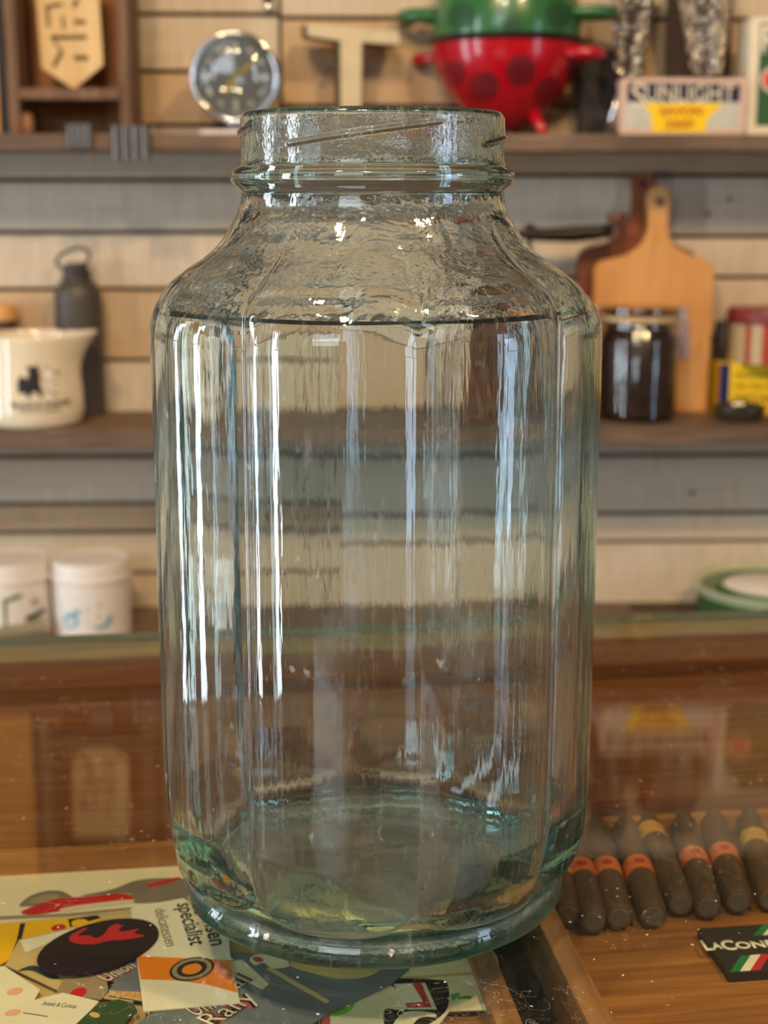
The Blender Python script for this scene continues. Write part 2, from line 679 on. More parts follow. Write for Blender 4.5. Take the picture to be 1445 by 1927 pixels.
M['redlid'] = paint('red_brown_lid', srgb(128, 44, 40), 0.4, var=0.12)
M['tincream'] = paint('tin_cream', srgb(206, 186, 146), 0.45, var=0.12)
M['boxblue'] = paint('blue_print', srgb(34, 38, 106), 0.4)
M['darkglass'] = paint('dark_olive_glass', srgb(58, 54, 44), 0.15, coat=0.8, var=0.15)
M['whitetin'] = paint('white_tin', srgb(238, 230, 222), 0.35, var=0.02)
M['tealprint'] = paint('teal_blue_print', srgb(120, 172, 188), 0.45)
M['mossprint'] = paint('moss_green_print', srgb(104, 124, 54), 0.45)
M['greyroll'] = paint('grey_paper_roll', srgb(140, 132, 110), 0.6, var=0.1)
M['greentin'] = paint('deep_green_tin', srgb(48, 98, 50), 0.3, coat=0.3)
M['palegreen'] = paint('pale_green_rim', srgb(186, 196, 158), 0.3, coat=0.3)
M['whitelid'] = paint('white_inner_lid', srgb(246, 240, 234), 0.25)


def plank_mat(name, base, dark, warm, st=1.0):
    m, nt, N, L, p = new_mat(name)
    n = noise(nt, 6, 6, stretch=(1, 1, 9), rough=0.65)
    v = noise(nt, 26, 5, stretch=(9, 1, 0.5), rough=0.6)
    w = noise(nt, 3.2, 4)
    r = ramp(nt, n.outputs['Fac'], [(0.2, dark), (0.45, base), (0.9, base)])
    r2 = ramp(nt, v.outputs['Fac'], [(0.30, (0, 0, 0)), (0.62, (1, 1, 1))])
    k = ramp(nt, w.outputs['Fac'], [(0.45, (0, 0, 0)), (0.75, (st, st, st))])
    mx = N.new('ShaderNodeMix')
    mx.data_type = 'RGBA'
    L.new(k.outputs[0], mx.inputs['Factor'])
    L.new(r.outputs[0], mx.inputs[6])
    mx.inputs[7].default_value = warm
    mm = N.new('ShaderNodeMix')
    mm.data_type = 'RGBA'
    mm.blend_type = 'MULTIPLY'
    mm.inputs['Factor'].default_value = 0.22
    L.new(mx.outputs[2], mm.inputs[6])
    L.new(r2.outputs[0], mm.inputs[7])
    L.new(mm.outputs[2], p.inputs['Base Color'])
    p.inputs['Roughness'].default_value = 0.7
    L.new(bump(nt, n.outputs['Fac'], 0.2, 0.002).outputs[0], p.inputs['Normal'])
    return m


M['plank'] = plank_mat('whitewashed_plank', srgb(216, 200, 176), srgb(180, 160, 134), srgb(206, 176, 136), 0.6)
M['plank_worn'] = plank_mat('worn_plank', srgb(206, 178, 142), srgb(168, 132, 96), srgb(182, 142, 100), 0.9)
M['plank_bare'] = plank_mat('bare_plank', srgb(196, 150, 92), srgb(164, 116, 64), srgb(182, 132, 74), 0.9)
M['plank_darkened'] = plank_mat('darkened_upper_plank', srgb(74, 58, 44), srgb(54, 42, 32), srgb(64, 50, 36), 0.6)  # unseen upper planks, darkened to keep wall glare out of the counter glass
M['wallback'] = paint('gap_dark', srgb(46, 36, 28), 0.9)
M['plaster'] = paint('plaster', srgb(112, 98, 82), 0.8, var=0.08, scale=4)
M['darkwall'] = paint('dark_wall', srgb(66, 56, 48), 0.8, var=0.15, scale=3)
M['floor'] = wood('floor_boards', srgb(70, 48, 32), srgb(96, 68, 46), srgb(120, 88, 60), 'y', 3, 0.6, 10)
M['windowframe'] = paint('window_frame', srgb(92, 78, 64), 0.6)

# ------------------------------------------------------------------ the room
QW = 1.893          # distance camera -> plank wall, square to the wall
WALL_O = UW(722.5, 600, QW)
wall_o2 = Vector((CAM.x, CAM.y, 0)) + WN * QW
FLOOR_Z, CEIL_Z = -0.95, 1.72
u_wall = Vector((math.cos(WALL_YAW), math.sin(WALL_YAW), 0))


def wall_local(px, py, q=QW):
    p = UW(px, py, q) - wall_o2
    return p.dot(u_wall), p.z


WX = lambda px, py=600: wall_local(px, py)[0]
WZ = lambda py, px=722: wall_local(px, py)[1]

wbm = bmesh.new()
XL, XM, XR = -2.35, WX(527, 100), 2.35
gap = 0.003
add_box(wbm, (XL, 0.016, FLOOR_Z), (XR, 0.05, CEIL_Z), 0, 0)


def planks(x0, x1, zs, mats, g=0.0026):
    zs = sorted(zs)
    for i in range(len(zs) - 1):
        gg = g * (2.4 if abs(zs[i + 1] - WZ(676)) < 1e-4 and x1 == XM else 1.0)
        g0 = g * (2.4 if abs(zs[i] - WZ(676)) < 1e-4 and x1 == XM else 1.0)
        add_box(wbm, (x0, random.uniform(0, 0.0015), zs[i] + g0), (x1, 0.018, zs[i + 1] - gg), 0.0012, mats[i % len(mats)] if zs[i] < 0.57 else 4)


left_lines = [FLOOR_Z, -0.75, -0.55, -0.38, WZ(1075), WZ(998), WZ(944), WZ(856), WZ(676), WZ(543), WZ(437), WZ(339), WZ(237), WZ(135), WZ(28), 0.58, 0.74, 0.9, 1.06, 1.22, 1.4, 1.56, CEIL_Z]
right_lines = [FLOOR_Z, -0.75, -0.52, -0.36, WZ(1019, 1300), WZ(966, 1300), WZ(860), WZ(770), WZ(640), WZ(522, 1400), WZ(445, 1400), WZ(330), WZ(200), WZ(34), 0.60, 0.76, 0.92, 1.1, 1.26, 1.42, 1.58, CEIL_Z]
planks(XL, XM - 0.0022, left_lines, [1, 1, 2, 1, 1, 2, 1, 1, 2, 1, 1, 1, 2, 1, 1])
planks(XM + 0.0022, XR, right_lines, [1, 1, 1, 1, 1, 1, 1, 2, 1, 1, 1, 2, 2])
# dark-headed nails
for (px, py) in ((620, 131), (606, 159), (1373, 375), (1332, 402), (1302, 928)):
    x, z = wall_local(px, py)
    add_lathe(wbm, [(0, 0.001), (0.0022, 0.0006), (0.0026, -0.001)], 10, 3, Matrix.Translation((x, -0.0005, z)) @ Matrix.Rotation(R_(90), 4, 'X'))
wall = obj('wall_back', wbm, [M['wallback'], M['plank'], M['plank_worn'], M['iron'], M['plank_darkened']])
wall.location = wall_o2
wall.rotation_euler = (0, 0, WALL_YAW)
struct(wall, 'whitewashed plank wall behind the shelves', 'wall')

ROOM_Y0, ROOM_Y1 = -2.6, 1.5


def slab(name, lo, hi, m):
    return struct(obj(name, box(lo, hi), m))


slab('floor', (-2.4, ROOM_Y0 - 0.1, FLOOR_Z - 0.05), (2.4, 1.5, FLOOR_Z), M['floor'])
slab('ceiling', (-2.4, ROOM_Y0 - 0.1, CEIL_Z), (2.4, 1.5, CEIL_Z + 0.05), M['plaster'])
slab('wall_right', (2.3, ROOM_Y0, FLOOR_Z), (2.4, 1.5, CEIL_Z), M['plaster'])
slab('wall_left', (-2.4, ROOM_Y0, FLOOR_Z), (-2.3, 1.5, CEIL_Z), M['plaster'])
slab('wall_front', (-2.4, ROOM_Y0 - 0.1, FLOOR_Z), (2.4, ROOM_Y0, CEIL_Z), M['darkwall'])


def window_frame(name, cx, cz, w, h, along='x', y=0.0, x=0.0):
    bm = bmesh.new()
    t, d = 0.05, 0.05
    for (a0, a1, b0, b1) in ((-w / 2 - t, w / 2 + t, h / 2, h / 2 + t), (-w / 2 - t, w / 2 + t, -h / 2 - t, -h / 2),
                             (-w / 2 - t, -w / 2, -h / 2, h / 2), (w / 2, w / 2 + t, -h / 2, h / 2),
                             (-w / 2, w / 2, -0.012, 0.012)):
        if along == 'x':
            add_box(bm, (cx + a0, y, cz + b0), (cx + a1, y + d, cz + b1), 0.003)
        else:
            add_box(bm, (x, cx + a0, cz + b0), (x + d, cx + a1, cz + b1), 0.003)
    return struct(obj(name, bm, M['windowframe']))


window_frame('window_1', -0.95, 1.18, 1.30, 0.84, 'x', ROOM_Y0)
window_frame('window_2', -0.78, 0.20, 0.26, 1.80, 'y', x=-2.3)
window_frame('window_3', 0.42, 0.20, 0.26, 1.80, 'y', x=-2.3)
window_frame('window_4', -1.02, 0.10, 0.36, 1.60, 'y', x=2.25)

# cabinet latch on the plank wall, top of the frame
lx, lz = wall_local(505, 8)
lat = thing('door_latch', 'small black metal latch on the plank wall above the alarm clock', 'latch', wall_o2 + u_wall * lx + Vector((0, 0, lz)) - WN * 0.0005, WALL_YAW)
obj('latch_plate', box((-0.006, -0.003, -0.004), (0.006, 0, 0.05), 0.001), M['iron'], lat)
part_label(obj('latch_knob', lathe([(0, 0.012), (0.004, 0.011), (0.0065, 0.008), (0.005, 0.003), (0.003, 0.0)], 20, Matrix.Translation((0.001, -0.0025, -0.004)) @ Matrix.Rotation(R_(90), 4, 'X')), M['chrome'], lat, True), 'round shiny knob')


# ------------------------------------------------------------------ wall shelves
QS = 1.755
Z_TOP = UW(722, 252, QS).z
QM = 1.735
Z_MID = UW(722, 807, QM).z
Z_LOW = UW(722, 1137, QW).z
T_TOP = Z_TOP - UW(722, 283, QS).z
T_MID = Z_MID - UW(722, 838, QM).z


def shelf(name, z, t, label, q0=QS):
    bm = box((XL + 0.06, -(QW - q0), z - t), (XR - 0.06, -0.0005, z), 0.0015)
    o = obj(name, bm, M['shelf'])
    o.location = wall_o2
    o.rotation_euler = (0, 0, WALL_YAW)
    return tag(o, label, 'shelf', 'plank shelves on the wall')


shelf('wall_shelf', Z_TOP, T_TOP, 'rough brown plank shelf, topmost, under the clock and the red colander')
shelf('wall_shelf', Z_MID, T_MID, 'rough brown plank shelf in the middle, under the cream jug and cutting boards', QM)
shelf('wall_shelf', Z_LOW, T_MID, 'brown plank shelf, lowest, under the white tins and green tin', QS - 0.03)


def at_wall(px, py, q, z):
    """a point on a shelf: sideways from the pixel, q from the camera, standing at height z"""
    p = UW(px, py, q)
    return Vector((p.x, p.y, z))


# ------------------------------------------------------------------ things on the top shelf
# wooden crate with a plaque
q = 1.772
c0 = at_wall(127, 100, q, Z_TOP)
s = S(100, q)
zpix = lambda py, qq, base: UW(722, py, qq).z - base
crate = thing('wooden_crate', 'brown open-fronted wooden crate on the top shelf at left holding a plaque', 'crate', c0, WALL_YAW)
W2, DP, HT = 115 * s, 0.095, 0.26
zl0, zl1 = zpix(188, q, Z_TOP), zpix(167, q, Z_TOP)
for sx in (-1, 1):
    x0, x1 = sorted((sx * W2, sx * (W2 - 0.0125)))
    obj('side_board', box((x0, 0, 0), (x1, DP, HT), 0.0015), M['crate'], crate)
obj('ledge_board', box((-W2 + 0.013, 0.0, zl0), (W2 - 0.013, DP - 0.009, zl1), 0.001), M['crate'], crate)
obj('back_panel', box((-W2 + 0.013, DP - 0.008, 0.0), (W2 - 0.013, DP, HT), 0.0), M['crateback'], crate)
obj('top_board', box((-W2 + 0.013, 0.0, HT - 0.012), (W2 - 0.013, DP - 0.009, HT), 0.001), M['crate'], crate)
part_label(obj('foot_block', lathe([(0, 0), (0.007, 0), (0.008, 0.007), (0.0072, 0.018), (0.005, 0.023), (0, 0.024)], 20, Matrix.Translation((-W2 + 0.018, 0.012, 0))), M['plaque_dark'], crate, True), 'pale rounded foot')

qp = 1.80
pl0 = at_wall(132, 90, qp, Z_TOP + zl1 + 0.0005)
ps = S(80, qp)
P2 = lambda x, y: ((x - 132) * ps, UW(132, y, qp).z - pl0.z)
yb = 168
zoff = P2(136, 168)[1]
P3 = lambda x, y: (P2(x, y)[0], P2(x, y)[1] - zoff)
plq = thing('wall_plaque', 'cream wooden plaque with pointed lower end and carved letters inside the crate', 'plaque', pl0, WALL_YAW)
obj('panel', prism([P3(71, -55), P3(77, 128), P3(136, 168), P3(192, 122), P3(187, -55)], 0.010, 'y', 0), M['plaque'], plq)
gb = bmesh.new()
segs = [((92, 13), (121, 8), 7), ((93, 12), (94, 52), 6), ((120, 30), (122, 55), 5), ((141, 14), (150, -2), 7), ((141, 41), (163, 42), 8),
        ((96, 71), (164, 70), 8), ((100, 72), (116, 97), 4), ((116, 97), (100, 126), 8), ((138, 109), (165, 109), 9)]
for a, b_, w in segs:
    pa, pb = P3(*a), P3(*b_)
    add_prism(gb, stroke(pa, pb, w * ps), 0.0006, 'y', -0.0004)
part_label(obj('carved_lettering', gb, M['groove'], plq), 'dark carved letters turned on their side')

# amber box at the far left
q = 1.79
s = S(100, q)
ab = thing('wooden_box', 'amber wooden box with a dark strip for shade, cut off by the left frame edge beside the crate', 'box', at_wall(-52, 100, q, Z_TOP), WALL_YAW)
obj('body', box((-60 * s, 0, 0), (44 * s, 0.07, 0.23), 0.001), M['amber'], ab)
part_label(obj('shade_strip', box((44.2 * s, 0.0, 0), (58 * s, 0.07, 0.23), 0.001), M['blackbox'], ab), 'dark strip standing for the shaded gap')  # the shadow between box and crate, built as a black strip

# alarm clock
q = 1.80
cc = UW(443, 145, q)
s = S(145, q)
clk = thing('alarm_clock', 'round grey-faced alarm clock with silver rim on the top shelf', 'clock', Vector((cc.x, cc.y, Z_TOP)), WALL_YAW)
hz = cc.z - Z_TOP
RX = Matrix.Translation((0, 0, hz)) @ Matrix.Rotation(R_(90), 4, 'X')
Rb = 83 * s
obj('case', lathe([(0, -0.030), (Rb * 0.8, -0.030), (Rb * 0.93, -0.024), (Rb * 0.93, 0.0), (0, 0.0)], 64, RX), M['chrome'], clk, True, 40)
obj('rim', lathe([(Rb * 0.94, -0.012), (Rb, -0.009), (Rb * 1.0, 0.004), (Rb * 0.97, 0.009), (Rb * 0.90, 0.008), (Rb * 0.865, 0.001), (Rb * 0.865, -0.004), (Rb * 0.94, -0.012)], 72, RX), M['chrome'], clk, True)
obj('dial', lathe([(0, 0.0018), (Rb * 0.87, 0.0018), (Rb * 0.87, 0.0)], 64, RX), M['dial'], clk)
mk = bmesh.new()
for k in range(12):
    a = R_(30 * k)
    r0, r1, w = (0.50, 0.76, 0.035) if k % 3 == 0 else (0.64, 0.70, 0.06)
    x, z = math.sin(a), math.cos(a)
    add_prism(mk, stroke((x * r0 * Rb, hz + z * r0 * Rb), (x * r1 * Rb, hz + z * r1 * Rb), w * Rb * 2), 0.0005, 'y', -0.0024)
obj('hour_marks', mk, M['ivory'], clk)
for (ang, ln, w) in ((52, 0.50, 0.045), (212, 0.42, 0.06)):
    a = R_(ang)
    x, z = math.sin(a), math.cos(a)
    hb = bmesh.new()
    add_prism(hb, stroke((-x * 0.1 * Rb, hz - z * 0.1 * Rb), (x * ln * Rb, hz + z * ln * Rb), w * Rb * 2), 0.0005, 'y', -0.0034)
    part_label(obj('clock_hand', hb, M['brass'], clk), 'gold coloured hand')
part_label(obj('front_glass', lathe([(0, 0.0075), (Rb * 0.5, 0.0070), (Rb * 0.88, 0.005), (Rb * 0.88, 0.0046), (0, 0.0070)], 64, RX), M['clear'], clk, True), 'clear domed glass')
obj('neck', box((-0.012, -0.010, 0.004), (0.016, 0.012, hz - Rb * 0.96), 0.002), M['chrome'], clk)
obj('base_plate', rr := prism(rrect(-68 * s, -0.022, 20 * s, 0.024, 0.006), 0.005, 'z', 0.005), M['whitetin'], clk)  # chrome foot coloured white; its window highlight is put into the paint

# wooden letter T
q = 1.825
s = S(120, q)
tz = at_wall(664, 120, q, Z_TOP)
T2 = lambda x, y: ((x - 664) * s, UW(664, y, q).z - Z_TOP)
tt = [T2(577, 46), T2(750, 57), T2(754, 82), T2(681, 79), T2(678, 250), T2(641, 250), T2(640, 77), T2(579, 69)]
tt = [(x, max(0, z)) for x, z in tt]
tl = prism(tt, 0.045, 'y', 0)
for f in tl.faces:
    f.material_index = 0
tl.normal_update()
for f in tl.faces:
    if abs(f.normal.y) < 0.5:
        f.material_index = 1
T = obj('letter_block', tl, [M['letterwood'], M['letterside']])
T.location = tz
T.rotation_euler = (0, 0, WALL_YAW + R_(9))
tag(T, 'cream wooden capital letter T standing on the top shelf behind the jar mouth', 'letter')

# red colander with upturned green colander on it
q = 1.845
s = S(150, q)
cz0 = at_wall(952, 160, q, Z_TOP)
CZ = lambda py: UW(952, py, q).z - Z_TOP
red = thing('colander', 'red enamel colander with dark hole patches on the top shelf', 'colander', cz0, WALL_YAW)
prof_px = [(0, 243), (20, 243), (44, 237), (74, 214), (108, 178), (124, 150), (133, 131), (139, 108), (142, 84)]
outer = [(r * s, CZ(y)) for r, y in prof_px]
inner = [(max(0, r - 3.5) * s, CZ(y) + 0.002) for r, y in prof_px[::-1]]
inner[-1] = (0, inner[-1][1])
bowl = outer + inner
obj('bowl', lathe(bowl, 72), M['red'], red, True, 50)
part_label(obj('rolled_rim', lathe([(142 * s + 0.0045 * math.cos(a), CZ(79) + 0.0036 * math.sin(a)) for a in [2 * math.pi * k / 12 for k in range(13)]], 72), M['black'], red, True), 'black rolled rim')


def bowl_pt(prof, ang, t):
    """point on a lathe profile (list of r,z) at angle and height-parameter t"""
    n = len(prof) - 1
    x = max(0, min(n - 1e-6, t * n))
    i = int(x)
    f = x - i
    r = prof[i][0] * (1 - f) + prof[i + 1][0] * f
    z = prof[i][1] * (1 - f) + prof[i + 1][1] * f
    return Vector((r * math.sin(ang), -r * math.cos(ang), z))


def hole_patch(cx_px, cy_px, rad_px, cen_px, prof, base_q, root, mat, zfun):
    """a round patch of small dark holes lying on the bowl's skin"""
    bm = bmesh.new()
    pts = [(0, 0)]
    for ring, n in ((0.3, 6), (0.58, 11), (0.86, 17)):
        for k in range(n):
            pts.append((ring * math.cos(2 * math.pi * k / n), ring * math.sin(2 * math.pi * k / n)))
    zs = [p[1] for p in prof]
    rs = [p[0] for p in prof]
    for (a, b) in pts:
        x = (cx_px - cen_px + a * rad_px) * s
        z = zfun(cy_px + b * rad_px)
        r = float(np.interp(z, zs, rs)) if zs[0] < zs[-1] else float(np.interp(z, zs[::-1], rs[::-1]))
        if abs(x) > r * 0.985:
            continue
        ang = math.asin(x / r)
        dz = 0.003
        r2 = float(np.interp(z + dz, zs, rs)) if zs[0] < zs[-1] else float(np.interp(z + dz, zs[::-1], rs[::-1]))
        p = Vector((r * math.sin(ang), -r * math.cos(ang), z))
        tz_ = (Vector((r2 * math.sin(ang), -r2 * math.cos(ang), z + dz)) - p).normalized()
        tx = Vector((math.cos(ang), math.sin(ang), 0))
        nn = tx.cross(tz_).normalized()
        if nn.dot(Vector((math.sin(ang), -math.cos(ang), 0))) < 0:
            nn = -nn
        vs = [bm.verts.new(p + nn * 0.0005 + (tx * math.cos(2 * math.pi * k / 8) + tz_ * math.sin(2 * math.pi * k / 8)) * 0.0026) for k in range(8)]
        c = bm.verts.new(p - nn * 0.002)
        bm.faces.new(vs)
        for k in range(8):
            bm.faces.new((vs[(k + 1) % 8], vs[k], c))
    return obj('hole_patch', bm, mat, root)


for (x, y, r) in ((843, 146, 25), (900, 170, 27), (964, 143, 28), (1022, 178, 28), (1074, 140, 22)):
    part_label(hole_patch(x, y, r, 952, outer, q, red, M['redhole'], CZ), 'round patch of small dark holes')


def loop_handle(root, ang, r0, z, reach, half, rad, mat, lift=0.0):
    c, s_ = math.sin(ang), -math.cos(ang)
    er, et = Vector((c, s_, 0)), Vector((-s_, c, 0))
    pts = [er * (r0 - 0.004) - et * half, er * (r0 + reach * 0.6) - et * half * 0.95, er * (r0 + reach * 0.95) - et * half * 0.5,
           er * (r0 + reach), er * (r0 + reach * 0.95) + et * half * 0.5, er * (r0 + reach * 0.6) + et * half * 0.95, er * (r0 - 0.004) + et * half]
    pts = [Vector((p.x, p.y, z + lift * (i / 3 if i <= 3 else (6 - i) / 3))) for i, p in enumerate(pts)]
    return obj('handle', tube(smooth_path(pts, 6), rad, 12), mat, root, True)


loop_handle(red, R_(62), 139 * s, CZ(107), 42 * s, 0.021, 0.0072, M['red'])
loop_handle(red, R_(242), 139 * s, CZ(107), 42 * s, 0.021, 0.0062, M['red'])
for k, a in enumerate((62, 182, 302)):
    a = R_(a - 20)
    er = Vector((math.sin(a), -math.cos(a), 0))
    p0, p1 = er * (66 * s), er * (92 * s)
    obj('leg', tube([Vector((p0.x, p0.y, CZ(214))), Vector((p1.x, p1.y, 0.006)), Vector((p1.x, p1.y, 0.0))], [0.008, 0.0062, 0.005], 12), M['red'], red, True)

zr = CZ(79) + 0.0040
grn = thing('colander', 'green enamel colander turned upside down on top of the red one', 'colander', cz0 + Vector((0, 0, zr)), WALL_YAW)
GZ = lambda py: CZ(py) - zr
gpx = [(139, 73), (140, 55), (138, 30), (132, 0), (122, -35), (105, -70), (78, -100), (40, -122), (0, -126)]
gout = [(r * s, max(0.0, GZ(y))) for r, y in gpx]
gin = [(max(0, r - 3.5) * s, max(0.0, GZ(y) - 0.002)) for r, y in gpx[::-1]]
gin[0] = (0, gin[0][1])
obj('bowl', lathe(gout + gin + [gout[0]], 72), M['green'], grn, True, 50)
loop_handle(grn, R_(72), 137 * s, GZ(30), 58 * s, 0.024, 0.0068, M['green'])
loop_handle(grn, R_(252), 137 * s, GZ(28), 62 * s, 0.024, 0.0085, M['green'])
for (x, y, r) in ((858, 42, 24), (1032, 40, 26), (945, 62, 14)):
    part_label(hole_patch(x, y, r, 952, gout, q, grn, M['greenhole'], GZ), 'round patch of small dark holes')

# dark things standing behind
q = 1.862
bx0, bx1 = UW(1092, 150, q), UW(1172, 150, q)
wv = (bx1 - bx0).length
bb = obj('storage_box', box((-wv / 2, -0.0, 0), (wv / 2, 0.025, zpix(92, q, Z_TOP)), 0.001), M['blackbox'])
bb.location = at_wall(1132, 150, q, Z_TOP)
bb.rotation_euler = (0, 0, WALL_YAW)
tag(bb, 'plain black box behind the red colander handle on the top shelf', 'box')
bd = obj('wooden_board', box((-62 * s, 0, 0), (62 * s, 0.012, zpix(-40, q, Z_TOP)), 0.001), M['darkboard'])
bd.location = at_wall(1315, 100, 1.868, Z_TOP)
bd.rotation_euler = (0, 0, WALL_YAW)
tag(bd, 'dark stained board leaning behind the two hammered silver goblets', 'board')

# hammered silver goblets
q = 1.822


def goblet(px_c, px_top, px_bot, half_top, half_bot, label):
    s = S(60, q)
    loc = at_wall(px_c, 200, q, Z_TOP)
    r = thing('hammered_goblet', label, 'goblet', loc, WALL_YAW, 'hammered silver goblets')
    zt, zb = zpix(-60, q, Z_TOP), zpix(142, q, Z_TOP)
    dx0, dx1 = (px_bot - px_c) * s, (px_top - px_c) * s
    pr = []
    k = 14
    for i in range(k + 1):
        f = i / k
        pr.append(((half_bot + (half_top - half_bot) * f ** 0.9) * s, zb + (zt - zb) * f))
    pr = [(0, zb)] + [(half_bot * 0.8 * s, zb)] + pr[0:] + [(pr[-1][0] - 0.0015, zt), (half_bot * s * 0.8, zb + 0.004), (0, zb + 0.004)]
    bm = lathe(pr, 48)
    for v in bm.verts:
        f = (v.co.z - zb) / (zt - zb)
        v.co.x += dx0 + (dx1 - dx0) * f
    obj('cup', bm, M['hammered'], r, True, 50)
    obj('stem', tube([(dx0, 0, zb + 0.0005), (dx0 * 0.6, 0, zb * 0.55), (0, 0, 0.004)], [0.006, 0.004, 0.006], 14), M['chrome'], r, True)
    obj('foot', lathe([(0, 0), (0.022, 0), (0.022, 0.002), (0.006, 0.006), (0, 0.006)], 40), M['chrome'], r, True, 40)
    return r


goblet(1185, 1188, 1180, 42, 27, 'hammered silver goblet nearest the colander, behind the soap tin')
goblet(1326, 1312, 1328, 56, 29, 'wide hammered silver goblet beside the green tin, behind the soap tin')
q = 1.79
rod = obj('metal_spike', tube([(0, 0, 0), (0.006, 0, 0.030), (0.013, 0.004, 0.062)], [0.0055, 0.0045, 0.0022], 14), M['chrome'], None, True)
rod.location = at_wall(1146, 230, q, Z_TOP)
rod.rotation_euler = (0, 0, WALL_YAW)
tag(rod, 'thin slanting silver spike beside the left end of the soap tin', 'spike')

# soap tin sign
q = 1.772
s = S(200, q)
st0 = at_wall(1285, 200, q, Z_TOP)
st = thing('soap_tin', 'small rectangular soap tin with navy band and yellow panel on the top shelf', 'tin', st0, WALL_YAW)
Z2 = lambda py: UW(1285, py, q).z - Z_TOP
X2 = lambda px: (px - 1285) * s
z0 = Z2(253)
Q2 = lambda x, y: (X2(x), max(0, Z2(y) - z0))
hT = Q2(0, 146)[1]
obj('body', prism(rrect(X2(1165), 0, X2(1405), hT, 0.005), 0.024, 'y', 0), M['tinborder'], st)
obj('grey_panel', prism([Q2(1176, 240), Q2(1392, 242), Q2(1392, 190), Q2(1176, 190)], 0.0004, 'y', -0.0003), M['tingrey'], st)
obj('navy_band', prism([Q2(1178, 191), Q2(1393, 191), Q2(1393, 157), Q2(1178, 155)], 0.0004, 'y', -0.0005), M['navy'], st)
obj('yellow_panel', prism([Q2(1208, 194), Q2(1222, 210), Q2(1229, 248), Q2(1328, 248), Q2(1334, 222), Q2(1362, 194)], 0.0004, 'y', -0.0007), M['yellow'], st)


def flat_text(sx, root, x, z, w, h, mat, y=-0.0009, bold=0.0, name='lettering', shear=0.0):
    bm = tform(text_bm(sx, w, h, 0.0003, shear, 1.0, bold), Matrix.Translation((x, y, z)) @ XZ)
    return obj(name, bm, mat, root)


part_label(flat_text('S', st, *Q2(1186, 202), 27 * s, 44 * s, M['cream'], bold=0.0), 'tall cream letter S')
part_label(flat_text('UNLIGHT', st, *Q2(1213, 191), 170 * s, 31 * s, M['cream'], bold=0.0), 'row of cream capital letters')
part_label(flat_text('SAVON', st, *Q2(1241, 217), 80 * s, 16 * s, M['redprint'], bold=0.02), 'red letters SAVON')
part_label(flat_text('ZEEP', st, *Q2(1250, 240), 58 * s, 14 * s, M['redprint'], bold=0.02), 'red letters ZEEP')

# green tin with a big P
q = 1.785
s = S(130, q)
pt0 = at_wall(1478, 130, q, Z_TOP)
pt = thing('powder_tin', 'green tin with cream border and big cream P at right end of top shelf', 'tin', pt0, WALL_YAW)
Z2 = lambda py: UW(1440, py, q).z - Z_TOP
X2 = lambda px: (px - 1478) * s
zb = Z2(243)
Q2 = lambda x, y: (X2(x), max(0, Z2(y) - zb))
obj('body', prism(rrect(X2(1407), 0, X2(1550), Q2(0, 20)[1], 0.003), 0.055, 'y', 0), M['cream'], pt)
obj('green_panel', prism([Q2(1426, 225), Q2(1535, 225), Q2(1535, 33), Q2(1426, 31)], 0.0004, 'y', -0.0003), M['tingreen'], pt)
part_label(flat_text('P', pt, *Q2(1429, 90), 30 * s, 52 * s, M['cream'], bold=0.03), 'big cream letter P')
part_label(obj('red_spot', prism(circle(*Q2(1455, 138), 24 * s), 0.0004, 'y', -0.0006), M['cream'], pt), 'cream ring')
part_label(obj('red_spot', prism(circle(*Q2(1455, 138), 20 * s), 0.0004, 'y', -0.0009), M['tinred'], pt), 'round red spot')

# ribbed clips hooked on the shelf edge
for (px, w, y0, y1, lab) in ((151, 46, 234, 279, 'small grey ribbed metal clip on the top shelf edge under the plaque'),
                             (248, 72, 238, 303, 'larger grey ribbed metal clip on the top shelf edge right of the crate')):
    q = 1.752
    s = S(260, q)
    zt, zb_ = UW(px, y0, q).z, UW(px, y1, q).z
    r = thing('shelf_clip', lab, 'clip', Vector((UW(px, 260, q).x, UW(px, 260, q).y, Z_TOP)), WALL_YAW, 'ribbed clips on the shelf edge')
    bm = bmesh.new()
    n = 4
    for i in range(n):
        x = (-w / 2 + w * (i + 0.5) / n) * s
        add_tube(bm, [(x, -0.0055, zb_ - Z_TOP), (x, -0.0055, zt - Z_TOP + 0.0005)], w / n * s * 0.52, 12)
    obj('ribbed_front', bm, M['dullmetal'], r, True, 40)
    obj('hook', box((-w / 2 * s, -0.0045, 0.0006), (w / 2 * s, 0.012, 0.0022), 0.0005), M['chrome'], r)

# ------------------------------------------------------------------ things on the middle shelf
# cream jug
q = 1.794
s = S(720, q)
ZM = lambda py, px=100: UW(px, py, q).z - Z_MID
jug = thing('milk_jug', 'cream glazed jug with a black dog print on the middle shelf at left', 'jug', at_wall(60, 720, q, Z_MID), WALL_YAW)
RJ = 94 * s
ht = UW(60, 630, q).z - Z_MID
prof = [(0, 0.0), (RJ * 0.88, 0.0), (RJ * 0.96, 0.004), (RJ, 0.014), (RJ * 1.0, ht * 0.35), (RJ * 0.965, ht * 0.60), (RJ * 0.955, ht * 0.75), (RJ * 0.97, ht * 0.9), (RJ * 0.98, ht),
        (RJ * 0.955, ht + 0.0015), (RJ * 0.93, ht), (RJ * 0.91, ht * 0.8), (RJ * 0.93, ht * 0.4), (RJ * 0.9, 0.012), (0, 0.008)]
fine = []
for a, b_ in zip(prof[:-1], prof[1:]):
    for k in range(3):
        fine.append((a[0] + (b_[0] - a[0]) * k / 3, a[1] + (b_[1] - a[1]) * k / 3))
fine.append(prof[-1])
bm = lathe(fine, 96)
